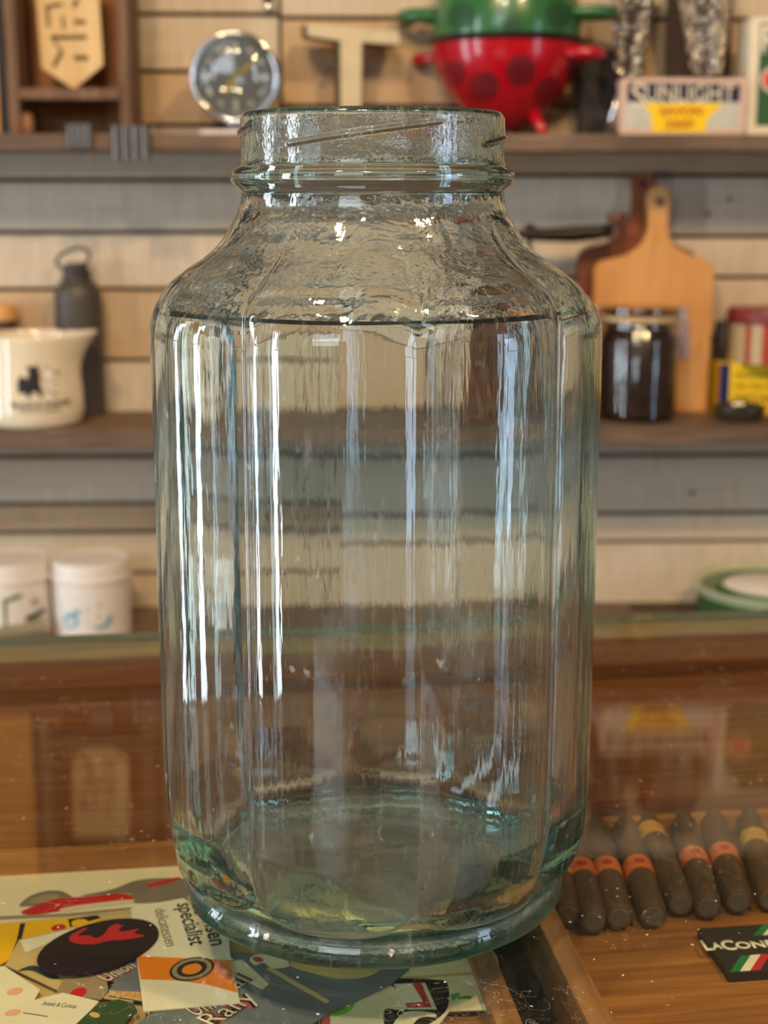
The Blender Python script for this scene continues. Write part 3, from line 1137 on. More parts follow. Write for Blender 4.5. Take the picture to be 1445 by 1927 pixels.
for v in bm.verts:
    r = math.hypot(v.co.x, v.co.y)
    if r > RJ * 0.5:
        a = math.atan2(v.co.y, v.co.x)
        f = max(0, (v.co.z / ht - 0.52) / 0.48)
        k = math.exp(-(a / 0.42) ** 2) * f ** 2.2
        v.co.x += k * 0.021
        v.co.z += k * 0.004
    if r > RJ * 0.5:
        pass
obj('body', bm, M['glaze'], jug, True, 60)
obj('handle', tube(smooth_path([(-RJ * 0.97, 0, ht * 0.85), (-RJ * 1.4, 0, ht * 0.8), (-RJ * 1.5, 0, ht * 0.5), (-RJ * 1.3, 0, ht * 0.22), (-RJ * 0.98, 0, ht * 0.2)], 6), 0.006, 12), M['glaze'], jug, True)
# print on the jug (black dog, pale dog outline, lettering), drawn in photo pixels round the belly
JX = lambda px: (px - (722.5 + (60 - 722.5) * q / (q - RJ))) * S(720, q - RJ)
JZ = lambda py: UW(60, py, q - RJ).z - Z_MID


def jug_shape(pts, mat, name, out=0.0005):
    bm = bmesh.new()
    add_prism(bm, pts, 0.0004, 'y', 0)
    bm.normal_update()
    bmesh.ops.triangulate(bm, faces=bm.faces[:])
    for v in bm.verts:
        v.co.x = math.asin(max(-0.98, min(0.98, v.co.x / RJ))) * RJ
    return obj(name, wrap(bm, RJ, out), mat, jug)


dog = [(31, 741), (29, 725), (32, 712), (37, 707), (44, 713), (50, 712), (51, 700), (49, 690), (49, 685), (54, 690), (62, 690), (67, 685), (68, 694), (71, 705),
       (70, 722), (75, 745), (74, 748), (70, 748), (63, 738), (56, 738), (51, 748), (46, 749), (42, 738), (36, 741)]
part_label(jug_shape([(JX(x), JZ(y)) for x, y in dog], M['ink'], 'dog_print'), 'black dog silhouette')
for (x, y, r_) in ((84, 692, 4), (99, 702, 5), (83, 718, 4), (85, 736, 5), (94, 744, 5), (96, 722, 3)):
    jug_shape([(JX(x + r_ * math.cos(R_(60 * k))), JZ(y + r_ * math.sin(R_(60 * k)))) for k in range(6)][::-1], M['palegrey'], 'pale_print')
for (t, x0_, y0_, w_, h_, mt) in (('BLACK & WHITE', 17, 768, 97, 11, M['ink']), ('SCOTCH WHISKY', 30, 777, 72, 6, M['grey_ink'])):
    bm = tform(text_bm(t, w_ * s, h_ * s, 0.0003, 0, 1.0, 0.02), Matrix.Translation((JX(x0_), 0, JZ(y0_))) @ XZ)
    for v in bm.verts:
        v.co.x = math.asin(max(-0.98, min(0.98, v.co.x / RJ))) * RJ
    part_label(obj('lettering', wrap(bm, RJ, 0.0006), mt, jug), 'dark printed lettering')

# dark bottle with loop carrier
q = 1.8635
s = S(650, q)
ZB = lambda py: UW(143, py, q).z - Z_MID
bot = thing('drinking_bottle', 'dark grey bottle with a wire loop cap behind the cream jug', 'bottle', at_wall(150, 640, q, Z_MID), WALL_YAW)
zz = [(0, 0), (43, 0), (44, 0.004), (43.5, ZB(565)), (42.5, ZB(553)), (39, ZB(540)), (33, ZB(532)), (26, ZB(527)), (25, ZB(520)), (0, ZB(520))]
obj('body', lathe([(r * s, z) for r, z in zz], 56), M['bottle'], bot, True, 50)
obj('cap', lathe([(r * s, z) for r, z in [(0, ZB(524)), (26, ZB(524)), (26, ZB(508)), (20, ZB(506)), (19, ZB(495)), (0, ZB(494))]], 40), M['bottlecap'], bot, True, 40)
lp = [(-22, 507), (-36, 497), (-33, 484), (-18, 474), (4, 466), (20, 470), (24, 482), (18, 496), (12, 507)]
obj('carry_loop', tube(smooth_path([((x) * s, 0, ZB(y)) for x, y in lp], 6), 3.2 * s, 10), M['bottle'], bot, True)

# brown wooden pot at the far left
q = 1.8695
s = S(600, q)
ZB = lambda py: UW(0, py, q).z - Z_MID
pot = thing('wooden_pot', 'brown wooden pot behind the cream jug at left edge', 'pot', at_wall(3, 640, q, Z_MID), WALL_YAW)
obj('body', lathe([(0, 0), (27 * s, 0), (28 * s, 0.01), (28 * s, ZB(602)), (0, ZB(602))], 48), M['darkboard'], pot, True, 40)
part_label(obj('lid', lathe([(0, ZB(602) + 0.0003), (32 * s, ZB(602) + 0.0003), (32 * s, ZB(580)), (29 * s, ZB(574)), (0, ZB(573))], 48), M['beech'], pot, True, 40), 'lighter wooden lid')

# coffee mill with crank, mostly behind the jar
q = 1.835
s = S(450, q)
ZC = lambda py: UW(993, py, q).z - Z_MID
ml = thing('coffee_mill', 'old coffee mill with black iron crank behind the glass jar', 'coffee mill', at_wall(993, 600, q, Z_MID), WALL_YAW)
obj('box', box((-88 * s, -0.05, 0.006), (88 * s, 0.05, ZC(610)), 0.002), M['millwood'], ml)
obj('foot_board', box((-98 * s, -0.056, 0), (98 * s, 0.056, 0.008), 0.002), M['millwood'], ml)
obj('top_board', box((-98 * s, -0.056, ZC(612)), (98 * s, 0.056, ZC(600)), 0.002), M['millwood'], ml)
obj('drawer', box((-55 * s, -0.053, 0.012), (55 * s, -0.05, ZC(690)), 0.001), M['millwood'], ml)
part_label(obj('hopper', lathe([(r * s, ZC(y)) for r, y in ((0, 600), (78, 600), (90, 545), (84, 530), (62, 512), (30, 500), (10, 497), (0, 497))], 56), M['iron'], ml, True, 40), 'black iron hopper')
part_label(obj('shaft', lathe([(r * s, ZC(y)) for r, y in ((0, 500), (5, 500), (5, 447), (9, 447), (9, 424), (5, 421), (0, 421))], 20), M['iron'], ml, True, 40), 'black iron shaft')
cr = [(-60, 447, 4), (-20, 441, 5), (0, 440, 9), (30, 442, 9), (80, 441, 11), (130, 437, 10), (172, 430, 7)]
cb = bmesh.new()
add_tube(cb, [(x * s, 0, ZC(y)) for x, y, r_ in cr], [r_ * 1.4 * s for x, y, r_ in cr], 14)
part_label(obj('crank_arm', cb, M['iron'], ml, True), 'black iron arm')
part_label(obj('knob', lathe([(r_ * s, ZC(y)) for r_, y in ((0, 458), (9, 457), (14, 445), (13, 432), (16, 420), (20, 412), (20, 405), (15, 402), (0, 402))], 28, Matrix.Translation((165 * s, 0, 0))), M['millwood'], ml, True), 'turned wooden knob')


# cutting boards
def cutting_board(q, pts, thick, mat, label, cx, hole):
    s = S(600, q)
    loc = at_wall(cx, 600, q, Z_MID)
    P = [((x - cx) * S(y, q), UW(cx, y, q).z - Z_MID) for x, y in pts]
    P = [(x, 0.0 if y > 770 else z) for (x, z), (_, y) in zip(P, pts)]
    P = [(a.x, a.y) for a in [Vector((p[0], p[1], 0)) for p in P]]
    r = thing('cutting_board', label, 'cutting board', loc, WALL_YAW, 'cutting boards against the wall')
    bm = prism(P, thick, 'y', 0)
    es = [e for e in bm.edges if abs(e.verts[0].co.y - e.verts[1].co.y) < 1e-6]
    bmesh.ops.bevel(bm, geom=es, offset=0.0022, segments=2, affect='EDGES')
    obj('board', bm, mat, r)
    hx, hy = hole
    part_label(obj('hanging_hole', prism(circle((hx - cx) * s, UW(cx, hy, q).z - Z_MID, 7 * s, n=20), 0.0006, 'y', -0.0004), M['void'], r), 'small dark hanging hole')
    return r


light_pts = [(1114, 780), (1114, 512), (1117, 500), (1128, 491), (1150, 486), (1175, 480), (1195, 473), (1206, 463), (1213, 448), (1214, 430), (1213, 401), (1210, 376), (1213, 362), (1222, 352),
             (1234, 348), (1246, 352), (1254, 364), (1256, 380), (1250, 417), (1248, 438), (1253, 456), (1264, 468), (1280, 476), (1300, 481), (1322, 487), (1335, 495), (1343, 512), (1342, 560), (1337, 780)]
dark_pts = [(1086, 780), (1083, 500), (1084, 480), (1092, 470), (1108, 464), (1136, 461), (1155, 454), (1172, 440), (1182, 420), (1187, 395), (1184, 370), (1180, 345), (1184, 331), (1194, 324), (1205, 322),
            (1217, 326), (1226, 337), (1229, 352), (1226, 380), (1222, 410), (1228, 435), (1245, 452), (1275, 464), (1300, 473), (1308, 484), (1310, 500), (1312, 780)]
cutting_board(1.872, dark_pts[::-1], 0.016, M['reddark'], 'dark red-brown cutting board with long handle behind the pale one', 1198, (1200, 345))
cutting_board(1.851, light_pts[::-1], 0.016, M['beech'], 'pale beech cutting board with handle standing in front of the darker board', 1228, (1234, 380))

# clip-top jar with coffee beans
q = 1.806
s = S(700, q)
ZJ = lambda py: UW(1200, py, q).z - Z_MID
cj = thing('clip_top_jar', 'clear clip-top glass jar of dark coffee beans before the cutting boards', 'jar', at_wall(1201, 700, q, Z_MID), WALL_YAW)
RB = 75 * s
pb = [(0, 0.0), (RB * 0.92, 0.0), (RB, 0.006), (RB, ZJ(640)), (RB * 0.97, ZJ(628)), (RB * 0.86, ZJ(618)), (RB * 0.86, ZJ(603)), (RB * 0.82, ZJ(603)), (RB * 0.82, ZJ(618)), (RB * 0.95, ZJ(632)), (RB * 0.96, 0.006), (0, 0.005)]
obj('body', lathe(pb, 64), M['clear'], cj, True, 50)
part_label(obj('gasket', lathe([(RB * 0.80, ZJ(602.5)), (RB * 0.93, ZJ(602)), (RB * 0.94, ZJ(593)), (RB * 0.80, ZJ(592.5)), (RB * 0.80, ZJ(602.5))], 64), M['rubber'], cj, True, 40), 'cream rubber ring')
obj('lid', lathe([(0, ZJ(592)), (RB * 0.95, ZJ(592)), (RB * 0.98, ZJ(583)), (RB * 0.95, ZJ(576)), (RB * 0.6, ZJ(573)), (0, ZJ(574))], 64), M['lidglass'], cj, True, 50)
wires = [[(0.98, 592), (1.12, 578)], [(1.12, 578), (1.05, 600), (0.90, 615)], [(0.95, 604), (1.12, 604), (1.16, 640), (1.10, 675), (1.04, 645), (1.0, 618)]]
wb = bmesh.new()
for w in wires:
    for yy in (-0.012, 0.012):
        add_tube(wb, smooth_path([(x * RB, yy, ZJ(y)) for x, y in w], 4), 0.0014, 8)
add_tube(wb, [(0.88 * RB * math.cos(2 * math.pi * k / 40), 0.88 * RB * math.sin(2 * math.pi * k / 40), ZJ(613)) for k in range(40)], 0.0014, 8, True)
add_tube(wb, smooth_path([(-0.99 * RB, 0.0, ZJ(583)), (-1.12 * RB, 0, ZJ(579)), (-1.08 * RB, 0, ZJ(590)), (-0.93 * RB, 0, ZJ(612))], 4), 0.0016, 8)
part_label(obj('wire_clip', wb, M['chrome'], cj, True), 'shiny bent wire closure')
bb_ = bmesh.new()
add_lathe(bb_, [(0, 0.0055), (RB * 0.9, 0.0058), (RB * 0.945, 0.010), (RB * 0.945, ZJ(640)), (RB * 0.80, ZJ(626)), (RB * 0.78, ZJ(612)), (0, ZJ(610))], 64)
rnd = random.Random(3)
for k in range(420):
    a = rnd.uniform(0, 2 * math.pi)
    z = rnd.uniform(0.010, ZJ(642))
    rr_ = RB * 0.925
    mt = Matrix.Translation((rr_ * math.cos(a), rr_ * math.sin(a), z)) @ Matrix.Rotation(a, 4, 'Z') @ Matrix.Rotation(rnd.uniform(0, 3.1), 4, 'X') @ Matrix.Diagonal((0.45, 1.0, 0.7, 1))
    bmesh.ops.create_icosphere(bb_, subdivisions=1, radius=0.0042, matrix=mt)
bo = obj('coffee_beans', bb_, M['beans'], None, True)
bo.location = cj.location
bo.rotation_euler = cj.rotation_euler
tag(bo, 'dark coffee beans filling the clip-top jar', 'coffee beans', kind='stuff')

# yellow and blue box, red striped tin on it
q = 1.83
s = S(730, q)
Z2 = lambda py: UW(1400, py, q).z - Z_MID
yb0 = at_wall(1422, 730, q, Z_MID)
yb_ = thing('card_box', 'yellow and blue printed box on the middle shelf at right edge', 'box', yb0, WALL_YAW)
X2 = lambda px: (px - 1422) * s
hb = Z2(684)
obj('body', box((X2(1352), 0, 0), (X2(1500), 0.050, hb), 0.001), M['yellow'], yb_)
obj('blue_edge', box((X2(1352.2), -0.0005, 0.0005), (X2(1371), 0.0005, hb - 0.0004)), M['boxblue'], yb_)
for t, x, y, w, h in (('PRODUIT', 1382, 711, 78, 9), ('DE GRAND', 1382, 731, 92, 9), ('METAUX', 1382, 757, 100, 15)):
    part_label(flat_text(t, yb_, X2(x), Z2(y), w * s, h * s, M['ink'], y=-0.0006), 'small dark printed lettering')
qr = 1.855
s2 = S(630, qr)
rt0 = at_wall(1450, 630, qr, Z_MID + hb + 0.0003)
rt = thing('striped_tin', 'round red and cream striped tin standing on the yellow box', 'tin', rt0, WALL_YAW)
RR = 80 * s2
hz_ = UW(1400, 606, qr).z - rt0.z


def stripes(i, seg):
    a = (math.degrees(2 * math.pi * (i + 0.5) / seg) - 270 + 540) % 360 - 180      # 0 = towards the camera
    for a0, a1 in ((-52, -42), (-26, -4), (12, 20), (40, 62), (90, 130), (-130, -90)):
        if a0 <= a < a1:
            return 1
    return 0


obj('body', lathe([(0, 0), (RR, 0), (RR, hz_), (0, hz_)], 120, None, stripes), [M['tincream'], M['redtin']], rt, True, 40)
part_label(obj('lid', lathe([(0, hz_ + 0.0005), (RR * 1.04, hz_ + 0.0005), (RR * 1.04, UW(1400, 586, qr).z - rt0.z), (RR * 1.0, UW(1400, 579, qr).z - rt0.z), (0, UW(1400, 578, qr).z - rt0.z)], 80), M['redlid'], rt, True, 40), 'dark red lid')
# dark tin left of it on the box
q = 1.868
dk = obj('dark_canister', lathe([(0, 0), (26 * s, 0), (27 * s, 0.003), (27 * s, UW(1355, 608, q).z - Z_MID), (22 * s, UW(1355, 602, q).z - Z_MID), (0, UW(1355, 601, q).z - Z_MID)], 40), M['blackbox'], None, True, 40)
dk.location = at_wall(1374, 700, q + 0.002, Z_MID) + WN * 0.0
tag(dk, 'black canister half hidden behind the yellow box', 'canister')
dk.location = at_wall(1374, 650, 1.855 - 0.0, Z_MID + hb + 0.0003)
dk.scale = (0.62, 0.62, 0.42)
dk.location = at_wall(1360, 650, 1.868, Z_MID + hb + 0.0003)

# small dark glass dish
q = 1.79
s = S(790, q)
Z2 = lambda py: UW(1390, py, q).z - Z_MID
ds = obj('glass_dish', lathe([(r * s, z) for r, z in ((0, 0), (38, 0), (44, 0.004), (50, 0.012), (50, 0.0175), (47, 0.018), (44, 0.012), (36, 0.006), (0, 0.005))], 56), M['darkglass'], None, True, 50)
ds.location = at_wall(1390, 790, q, Z_MID)
tag(ds, 'small round dark glass dish in front of the yellow box', 'dish')

# ------------------------------------------------------------------ things on the lowest shelf
q = 1.79
s = S(1120, q)


def white_tin(px, label):
    r = thing('white_tin', label, 'tin', at_wall(px, 1120, q, Z_LOW), WALL_YAW, 'round white tins on the lowest shelf')
    Rt = 73 * s
    zt = UW(px, 1067, q - Rt).z - Z_LOW
    zl = UW(px, 1101, q - Rt).z - Z_LOW
    obj('body', lathe([(0, 0), (Rt * 0.98, 0), (Rt * 0.985, 0.002), (Rt * 0.985, zl), (0, zl)], 72), M['whitetin'], r, True, 40)
    obj('lid', lathe([(0, zl - 0.001), (Rt * 0.99, zl - 0.001), (Rt * 1.03, zl), (Rt * 1.03, zl + 0.003), (Rt * 0.99, zl + 0.0035), (Rt * 0.99, zt - 0.002), (Rt * 0.975, zt), (Rt * 0.90, zt + 0.0004), (Rt * 0.88, zt - 0.0006), (0, zt - 0.0006)], 72), M['whitetin'], r, True, 40)
    return r, Rt * 0.985


t1, Rt = white_tin(173, 'round white tin with pale blue swirl print, beside the glass jar')
t2, _ = white_tin(24, 'round white tin with green and black print at the left edge')


def tin_print(root, cx, pts, mat, name, label):
    bm = bmesh.new()
    P = []
    for x, y in pts:
        fc = 722.5 + (cx - 722.5) * q / (q - Rt)
        P.append((math.asin(max(-0.98, min(0.98, (x - fc) * S(1120, q - Rt) / Rt))) * Rt, UW(cx, y, q - Rt).z - Z_LOW))
    add_prism(bm, P, 0.0003, 'y', 0)
    bm.normal_update()
    bmesh.ops.triangulate(bm, faces=bm.faces[:])
    return part_label(obj(name, wrap(bm, Rt, 0.0003), mat, root), label)


arc = [(183 + 23 * math.cos(R_(a)), 1163 + 24 * math.sin(R_(a))) for a in range(0, 130, 12)]
arc += [(181 + 15 * math.cos(R_(a)), 1162 + 17 * math.sin(R_(a))) for a in range(120, -1, -12)]
tin_print(t1, 173, arc[::-1], M['tealprint'], 'swirl_print', 'teal blue crescent')
for a0 in (-60, 60, 180):
    ring = [(128 + 15 * math.cos(R_(a)), 1170 + 15 * math.sin(R_(a))) for a in range(a0, a0 + 111, 10)] + [(128 + 7 * math.cos(R_(a)), 1172 + 7 * math.sin(R_(a))) for a in range(a0 + 110, a0 - 1, -10)]
    tin_print(t1, 173, ring[::-1], M['tealprint'], 'ring_print', 'teal blue ring piece')
tin_print(t1, 173, [(130, 1153), (147, 1146), (146, 1156), (135, 1162)][::-1], M['tealprint'], 'swirl_print', 'teal blue stroke')
for (x, y, r_) in ((182, 1141, 4), (180, 1161, 4), (160, 1142, 3), (154, 1152, 3), (164, 1152, 2.5), (156, 1168, 3), (166, 1176, 3)):
    tin_print(t1, 173, [(x + r_ * math.cos(R_(60 * k)), y + r_ * math.sin(R_(60 * k))) for k in range(6)][::-1], M['palegrey'], 'dot_print', 'pale grey dot')
tin_print(t2, 24, [(2, 1128), (36, 1117), (36, 1127), (10, 1134), (8, 1188), (2, 1188)], M['mossprint'], 'frame_print', 'green angled frame')
tin_print(t2, 24, [(40, 1163), (52, 1160), (70, 1153), (72, 1162), (56, 1170), (41, 1172)], M['ink'], 'letter_print', 'black lettering blot')
tin_print(t2, 24, [(50, 1132), (62, 1128), (66, 1146), (52, 1148)], M['palegrey'], 'letter_print', 'pale grey blot')

# grey paper roll lying in front of the left tin
pa, pb_ = UW(-12, 1196, 1.737), UW(78, 1172, 1.748)
rl = obj('paper_roll', tube([(0, 0, 0.009), ((pb_ - pa).x, (pb_ - pa).y + 0.012, 0.0125)], [0.009, 0.0125], 20), M['greyroll'], None, True, 50)
rl.location = Vector((pa.x, pa.y, Z_LOW))
tag(rl, 'grey rolled paper lying in front of the left white tin', 'paper roll')

# green tin with white middle
q = 1.80
s = S(1100, q)
gt = thing('round_tin', 'shallow round green tin with pale rim and white middle at right', 'tin', at_wall(1456, 1110, q, Z_LOW), WALL_YAW)
Rg = 151 * s
zr_ = UW(1303, 1096, q).z - Z_LOW
obj('body', lathe([(0, 0), (Rg * 0.93, 0), (Rg * 0.95, 0.003), (Rg * 0.95, zr_ - 0.010), (Rg * 0.98, zr_ - 0.006), (0, zr_ - 0.012)], 90), M['greentin'], gt, True, 40)
part_label(obj('rim', lathe([(Rg * 0.955, zr_ - 0.0095), (Rg * 0.995, zr_ - 0.004), (Rg, zr_ - 0.001), (Rg * 0.985, zr_), (Rg * 0.92, zr_ - 0.006), (Rg * 0.80, zr_ - 0.010), (Rg * 0.70, zr_ - 0.0105), (Rg * 0.70, zr_ - 0.0118), (Rg * 0.955, zr_ - 0.0115), (Rg * 0.955, zr_ - 0.0095)], 90), M['palegreen'], gt, True, 50), 'pale green flaring rim')
part_label(obj('inner_ring', lathe([(Rg * 0.70, zr_ - 0.011), (Rg * 0.735, zr_ - 0.004), (Rg * 0.69, zr_ - 0.002), (Rg * 0.63, zr_ - 0.004), (Rg * 0.62, zr_ - 0.011)], 90), M['greentin'], gt, True), 'dark green inner ring')
part_label(obj('white_disc', lathe([(0, zr_ - 0.002), (Rg * 0.60, zr_ - 0.003), (Rg * 0.625, zr_ - 0.005), (Rg * 0.62, zr_ - 0.0115), (0, zr_ - 0.0115)], 90), M['whitelid'], gt, True, 40), 'white middle')

# dark wooden spatula lying on the low shelf
sp0 = UW(1205, 1141, 1.86)
sp = obj('wooden_spatula', prism([(-0.012, -0.010), (0.035, -0.007), (0.075, -0.003), (0.085, 0.0), (0.075, 0.004), (0.035, 0.007), (-0.012, 0.010)], 0.006, 'z', 0.006), M['darkboard'])
sp.location = Vector((sp0.x, sp0.y, Z_LOW))
tag(sp, 'dark flat wooden spatula lying left of the shallow green tin', 'spatula')

# ------------------------------------------------------------------ the glass display counter
UC = Vector((math.cos(CASE_YAW), math.sin(CASE_YAW), 0))
VC = Vector((-math.sin(CASE_YAW), math.cos(CASE_YAW), 0))
P_FAR = UP(700, 1174, 0.0)
CASE_O = Vector((P_FAR.x, P_FAR.y, 0))           # case axes: x along the far edge, y away from the camera, origin on the far edge


def cl(px, py, z):
    """pixel on the level z -> case axes"""
    p = UP(px, py, z) - CASE_O
    return p.dot(UC), p.dot(VC)


case = thing('display_counter', 'glass-topped wooden display counter carrying the big glass jar', 'counter', CASE_O, CASE_YAW)
CX0, CX1, CY0 = -0.38, 0.72, -0.80
gbm = bmesh.new()
add_box(gbm, (CX0, CY0, -0.005), (CX1, 0, 0))
gbm.normal_update()
for f in gbm.faces:
    f.material_index = 0 if abs(f.normal.z) > 0.5 else 1
part_label(obj('glass_top', gbm, [M['pane'], M['pane_edge']], case), 'scratched clear glass top')
ry0 = cl(1300, 1244, -0.006)[1]
rys = cl(1300, 1196, -0.006)[1]
gy = cl(1300, 1272, -0.012)[1]
by0 = cl(150, 1560, -0.012)[1]
obj('rear_rail', box((CX0, ry0, -0.05), (CX1, rys, -0.0056), 0.001), M['casewood'], case)
part_label(obj('lit_rail_strip', box((CX0, rys + 0.0003, -0.05), (CX1, -0.002, -0.0056), 0.001), M['strip'], case), 'pale strip painted as light on the rail')  # light along the glass far edge, painted as a pale strip
obj('back_board', box((CX0, by0, -0.026), (CX1, gy, -0.012), 0.001), M['casewood'], case)
TZ = -0.032          # floor of the trays
obj('lower_board', box((CX0, CY0, -0.055), (CX1, -0.004, -0.045)), M['void'], case)
obj('cabinet', box((CX0 + 0.02, CY0 + 0.01, FLOOR_Z + 0.0005), (CX1 - 0.02, -0.01, -0.0555)), M['casewood'], case)
obj('front_rail', box((CX0, CY0, -0.05), (CX1, CY0 + 0.03, -0.0056), 0.001), M['casewood'], case)
for sx in ((CX0, CX0 + 0.02), (CX1 - 0.02, CX1)):
    obj('side_rail', box((sx[0], CY0 + 0.031, -0.05), (sx[1], ry0 - 0.001, -0.0056), 0.001), M['casewood'], case)


def tray(x0, x1, y0, y1, label, rim_h, rim_w=0.009):
    r = thing('wooden_tray', label, 'tray', CASE_O + UC * ((x0 + x1) / 2) + VC * ((y0 + y1) / 2) + Vector((0, 0, -0.0445)), CASE_YAW, 'wooden trays under the glass')
    w, d = (x1 - x0) / 2, (y1 - y0) / 2
    f = TZ + 0.0445
    obj('floor_panel', box((-w, -d, 0), (w, d, f)), M['traywood'], r)
    for a, b_ in (((-w, -d), (-w + rim_w, d)), ((w - rim_w, -d), (w, d))):
        obj('side_rim', box((a[0], a[1], f + 0.0002), (b_[0], b_[1], f + rim_h), 0.001), M['traywood_y'], r)
    obj('rear_rim', box((-w + rim_w + 0.0002, d - 0.005, f + 0.0002), (w - rim_w - 0.0002, d, f + 0.0124), 0.001), M['traywood'], r)
    obj('front_rim', box((-w + rim_w + 0.0002, -d, f + 0.0002), (w - rim_w - 0.0002, -d + 0.008, f + rim_h), 0.001), M['traywood'], r)
    return r


RIMZ = TZ + 0.012
# right tray: inner left edge and front edge measured from the photograph
xr = cl(1052, 1760, RIMZ)[0]
xr2 = cl(1105, 1900, RIMZ)[0]
fr = cl(1300, 1918, RIMZ)[1]
bk = by0 - 0.0006
xrL = (xr + xr2) / 2
tray(xrL - 0.004, CX1 - 0.024, fr - 0.008, bk, 'wooden tray under the glass at right holding the cigars', 0.012, 0.010)
xl = cl(980, 1880, RIMZ)[0]
tray(CX0 + 0.024, xrL - 0.026, CY0 + 0.036, bk, 'wooden tray under the glass at left filled with paper labels', 0.008, 0.010)


# ------------------------------------------------------------------ paper labels in the left tray
PAPER = [0]


def paper_mat(name, c, var=0.05, rough=0.6):
    return paint(name, c, rough, var=var, scale=45, spec=0.15)


PM = {k: paper_mat('paper_' + k, srgb(*v)) for k, v in dict(
    cream=(222, 206, 168), pale=(226, 214, 184), tan=(196, 166, 112), yellow=(226, 172, 16), aubergine=(30, 20, 27), red=(192, 30, 36), white=(224, 212, 186),
    orange=(226, 122, 24), black=(26, 23, 22), denim=(104, 110, 114), brick=(176, 70, 70), lime=(104, 186, 44), leafgreen=(52, 74, 42), green=(58, 150, 62),
    peach=(222, 168, 128), grey=(120, 108, 92), rust=(204, 120, 52), petrol=(34, 62, 58), carred=(186, 26, 26), carwhite=(206, 186, 160), dust=(150, 128, 98)).items()}


class Sheet:
    """one flat paper thing lying in the left tray; outlines are measured on the tray floor"""

    def __init__(self, name, label, cat, outline, mat, lvl, group=None):
        self.z = TZ + 0.0006 + 0.00075 * lvl
        pts = [UP(x, y, self.z) for x, y in outline]
        c = sum(pts, Vector()) / len(pts)
        self.c = Vector((c.x, c.y, self.z))
        self.k = 0
        area = sum(pts[i].x * pts[(i + 1) % len(pts)].y - pts[(i + 1) % len(pts)].x * pts[i].y for i in range(len(pts)))
        if area < 0:
            pts = pts[::-1]
        self.o = obj(name, prism([(p.x - self.c.x, p.y - self.c.y) for p in pts], 0.0005, 'z', 0), mat)
        self.o.location = self.c
        tag(self.o, label, cat, group)

    def shape(self, name, outline, mat, label=None, up=1):
        z = 0.00006 * up
        if name in ('car_print', 'wheel_print', 'shadow_print', 'red_script', 'cream_lobe', 'cream_sweep', 'black_disc', 'pale_arch', 'green_leaf', 'pale_band', 'lime_dot'):
            outline = [(p.x, p.y) for p in smooth_path([(a, b, 0) for a, b in outline], 4, True)]
        pts = [UP(x, y, self.z) - self.c for x, y in outline]
        area = sum(pts[i].x * pts[(i + 1) % len(pts)].y - pts[(i + 1) % len(pts)].x * pts[i].y for i in range(len(pts)))
        if area < 0:
            pts = pts[::-1]
        o = obj(name, prism([(p.x, p.y) for p in pts], 0.00005, 'z', z), mat, self.o)
        if label:
            o['label'] = label
        return o

    def ring(self, name, c, r0, r1, rot, asp, mat, label=None, up=1):
        """ring drawn in pixels: centre, outer and inner radius, tilt, flattening"""
        bm = bmesh.new()
        n = 48
        z = 0.00006 * up
        def pt(r, a):
            x, y = r * math.cos(a), r * asp * math.sin(a)
            X, Y = x * math.cos(rot) - y * math.sin(rot), x * math.sin(rot) + y * math.cos(rot)
            p = UP(c[0] + X, c[1] + Y, self.z) - self.c
            return (p.x, p.y, z)
        A = [bm.verts.new(pt(r0, 2 * math.pi * i / n)) for i in range(n)]
        B = [bm.verts.new(pt(r1, 2 * math.pi * i / n)) for i in range(n)]
        for i in range(n):
            j = (i + 1) % n
            bm.faces.new((A[i], A[j], B[j], B[i]))
        o = obj(name, bm, mat, self.o)
        if label:
            o['label'] = label
        return o

    def text(self, t, a, b, mat, hpx=None, label=None, up=2, shear=0.0, bold=0.0):
        A, B = UP(*a, self.z) - self.c, UP(*b, self.z) - self.c
        d = B - A
        w = d.length
        h = hpx
        bm = text_bm(t, w, h, 0.00004, shear, 1.0, bold)
        ang = math.atan2(d.y, d.x)
        tform(bm, Matrix.Translation((A.x, A.y, 0.00006 * up)) @ Matrix.Rotation(ang, 4, 'Z'))
        o = obj('lettering', bm, mat, self.o)
        if label:
            o['label'] = label
        return o


def ell(cx, cy, a, b, rot, n=44):
    return [(cx + a * math.cos(t) * math.cos(rot) - b * math.sin(t) * math.sin(rot), cy + a * math.cos(t) * math.sin(rot) + b * math.sin(t) * math.cos(rot)) for t in [2 * math.pi * i / n for i in range(n)]]


GRP = 'paper labels under the glass'
# a ground sheet of pale paper shows between the labels
Sheet('paper_sheet', 'large tan paper sheet lying under all the labels', 'paper', [(-60, 1760), (300, 1700), (600, 1790), (780, 2080), (-60, 2120)], PM['tan'], 0, GRP)
sh = Sheet('picture_strip', 'long cream card with a red racing car along the rear of the labels', 'card', [(-40, 1646), (345, 1628), (420, 1640), (420, 1694), (330, 1705), (-40, 1742)], PM['cream'], 1, GRP)
sh.shape('wheel_print', [(37, 1706), (48, 1692), (66, 1682), (92, 1676), (115, 1677), (132, 1685), (137, 1692), (80, 1703)], PM['grey'], 'grey wheel')
sh.shape('wheel_print', [(52, 1697), (66, 1689), (92, 1684), (112, 1685), (100, 1694), (70, 1700)], PM['dust'], 'pale tyre highlight', 2)
sh.shape('car_print', [(40, 1716), (80, 1700), (108, 1692), (160, 1688), (235, 1682), (247, 1695), (190, 1702), (120, 1714), (60, 1722)], PM['carred'], 'red car body', 3)
sh.shape('car_print', [(125, 1708), (240, 1694), (245, 1700), (180, 1708), (120, 1716)], PM['carwhite'], 'pale car flank', 4)
sh.shape('shadow_print', [(150, 1687), (210, 1674), (262, 1656), (330, 1653), (400, 1660), (400, 1690), (320, 1697), (255, 1700), (248, 1690), (235, 1681)], PM['grey'], 'dark blurred car parts', 2)
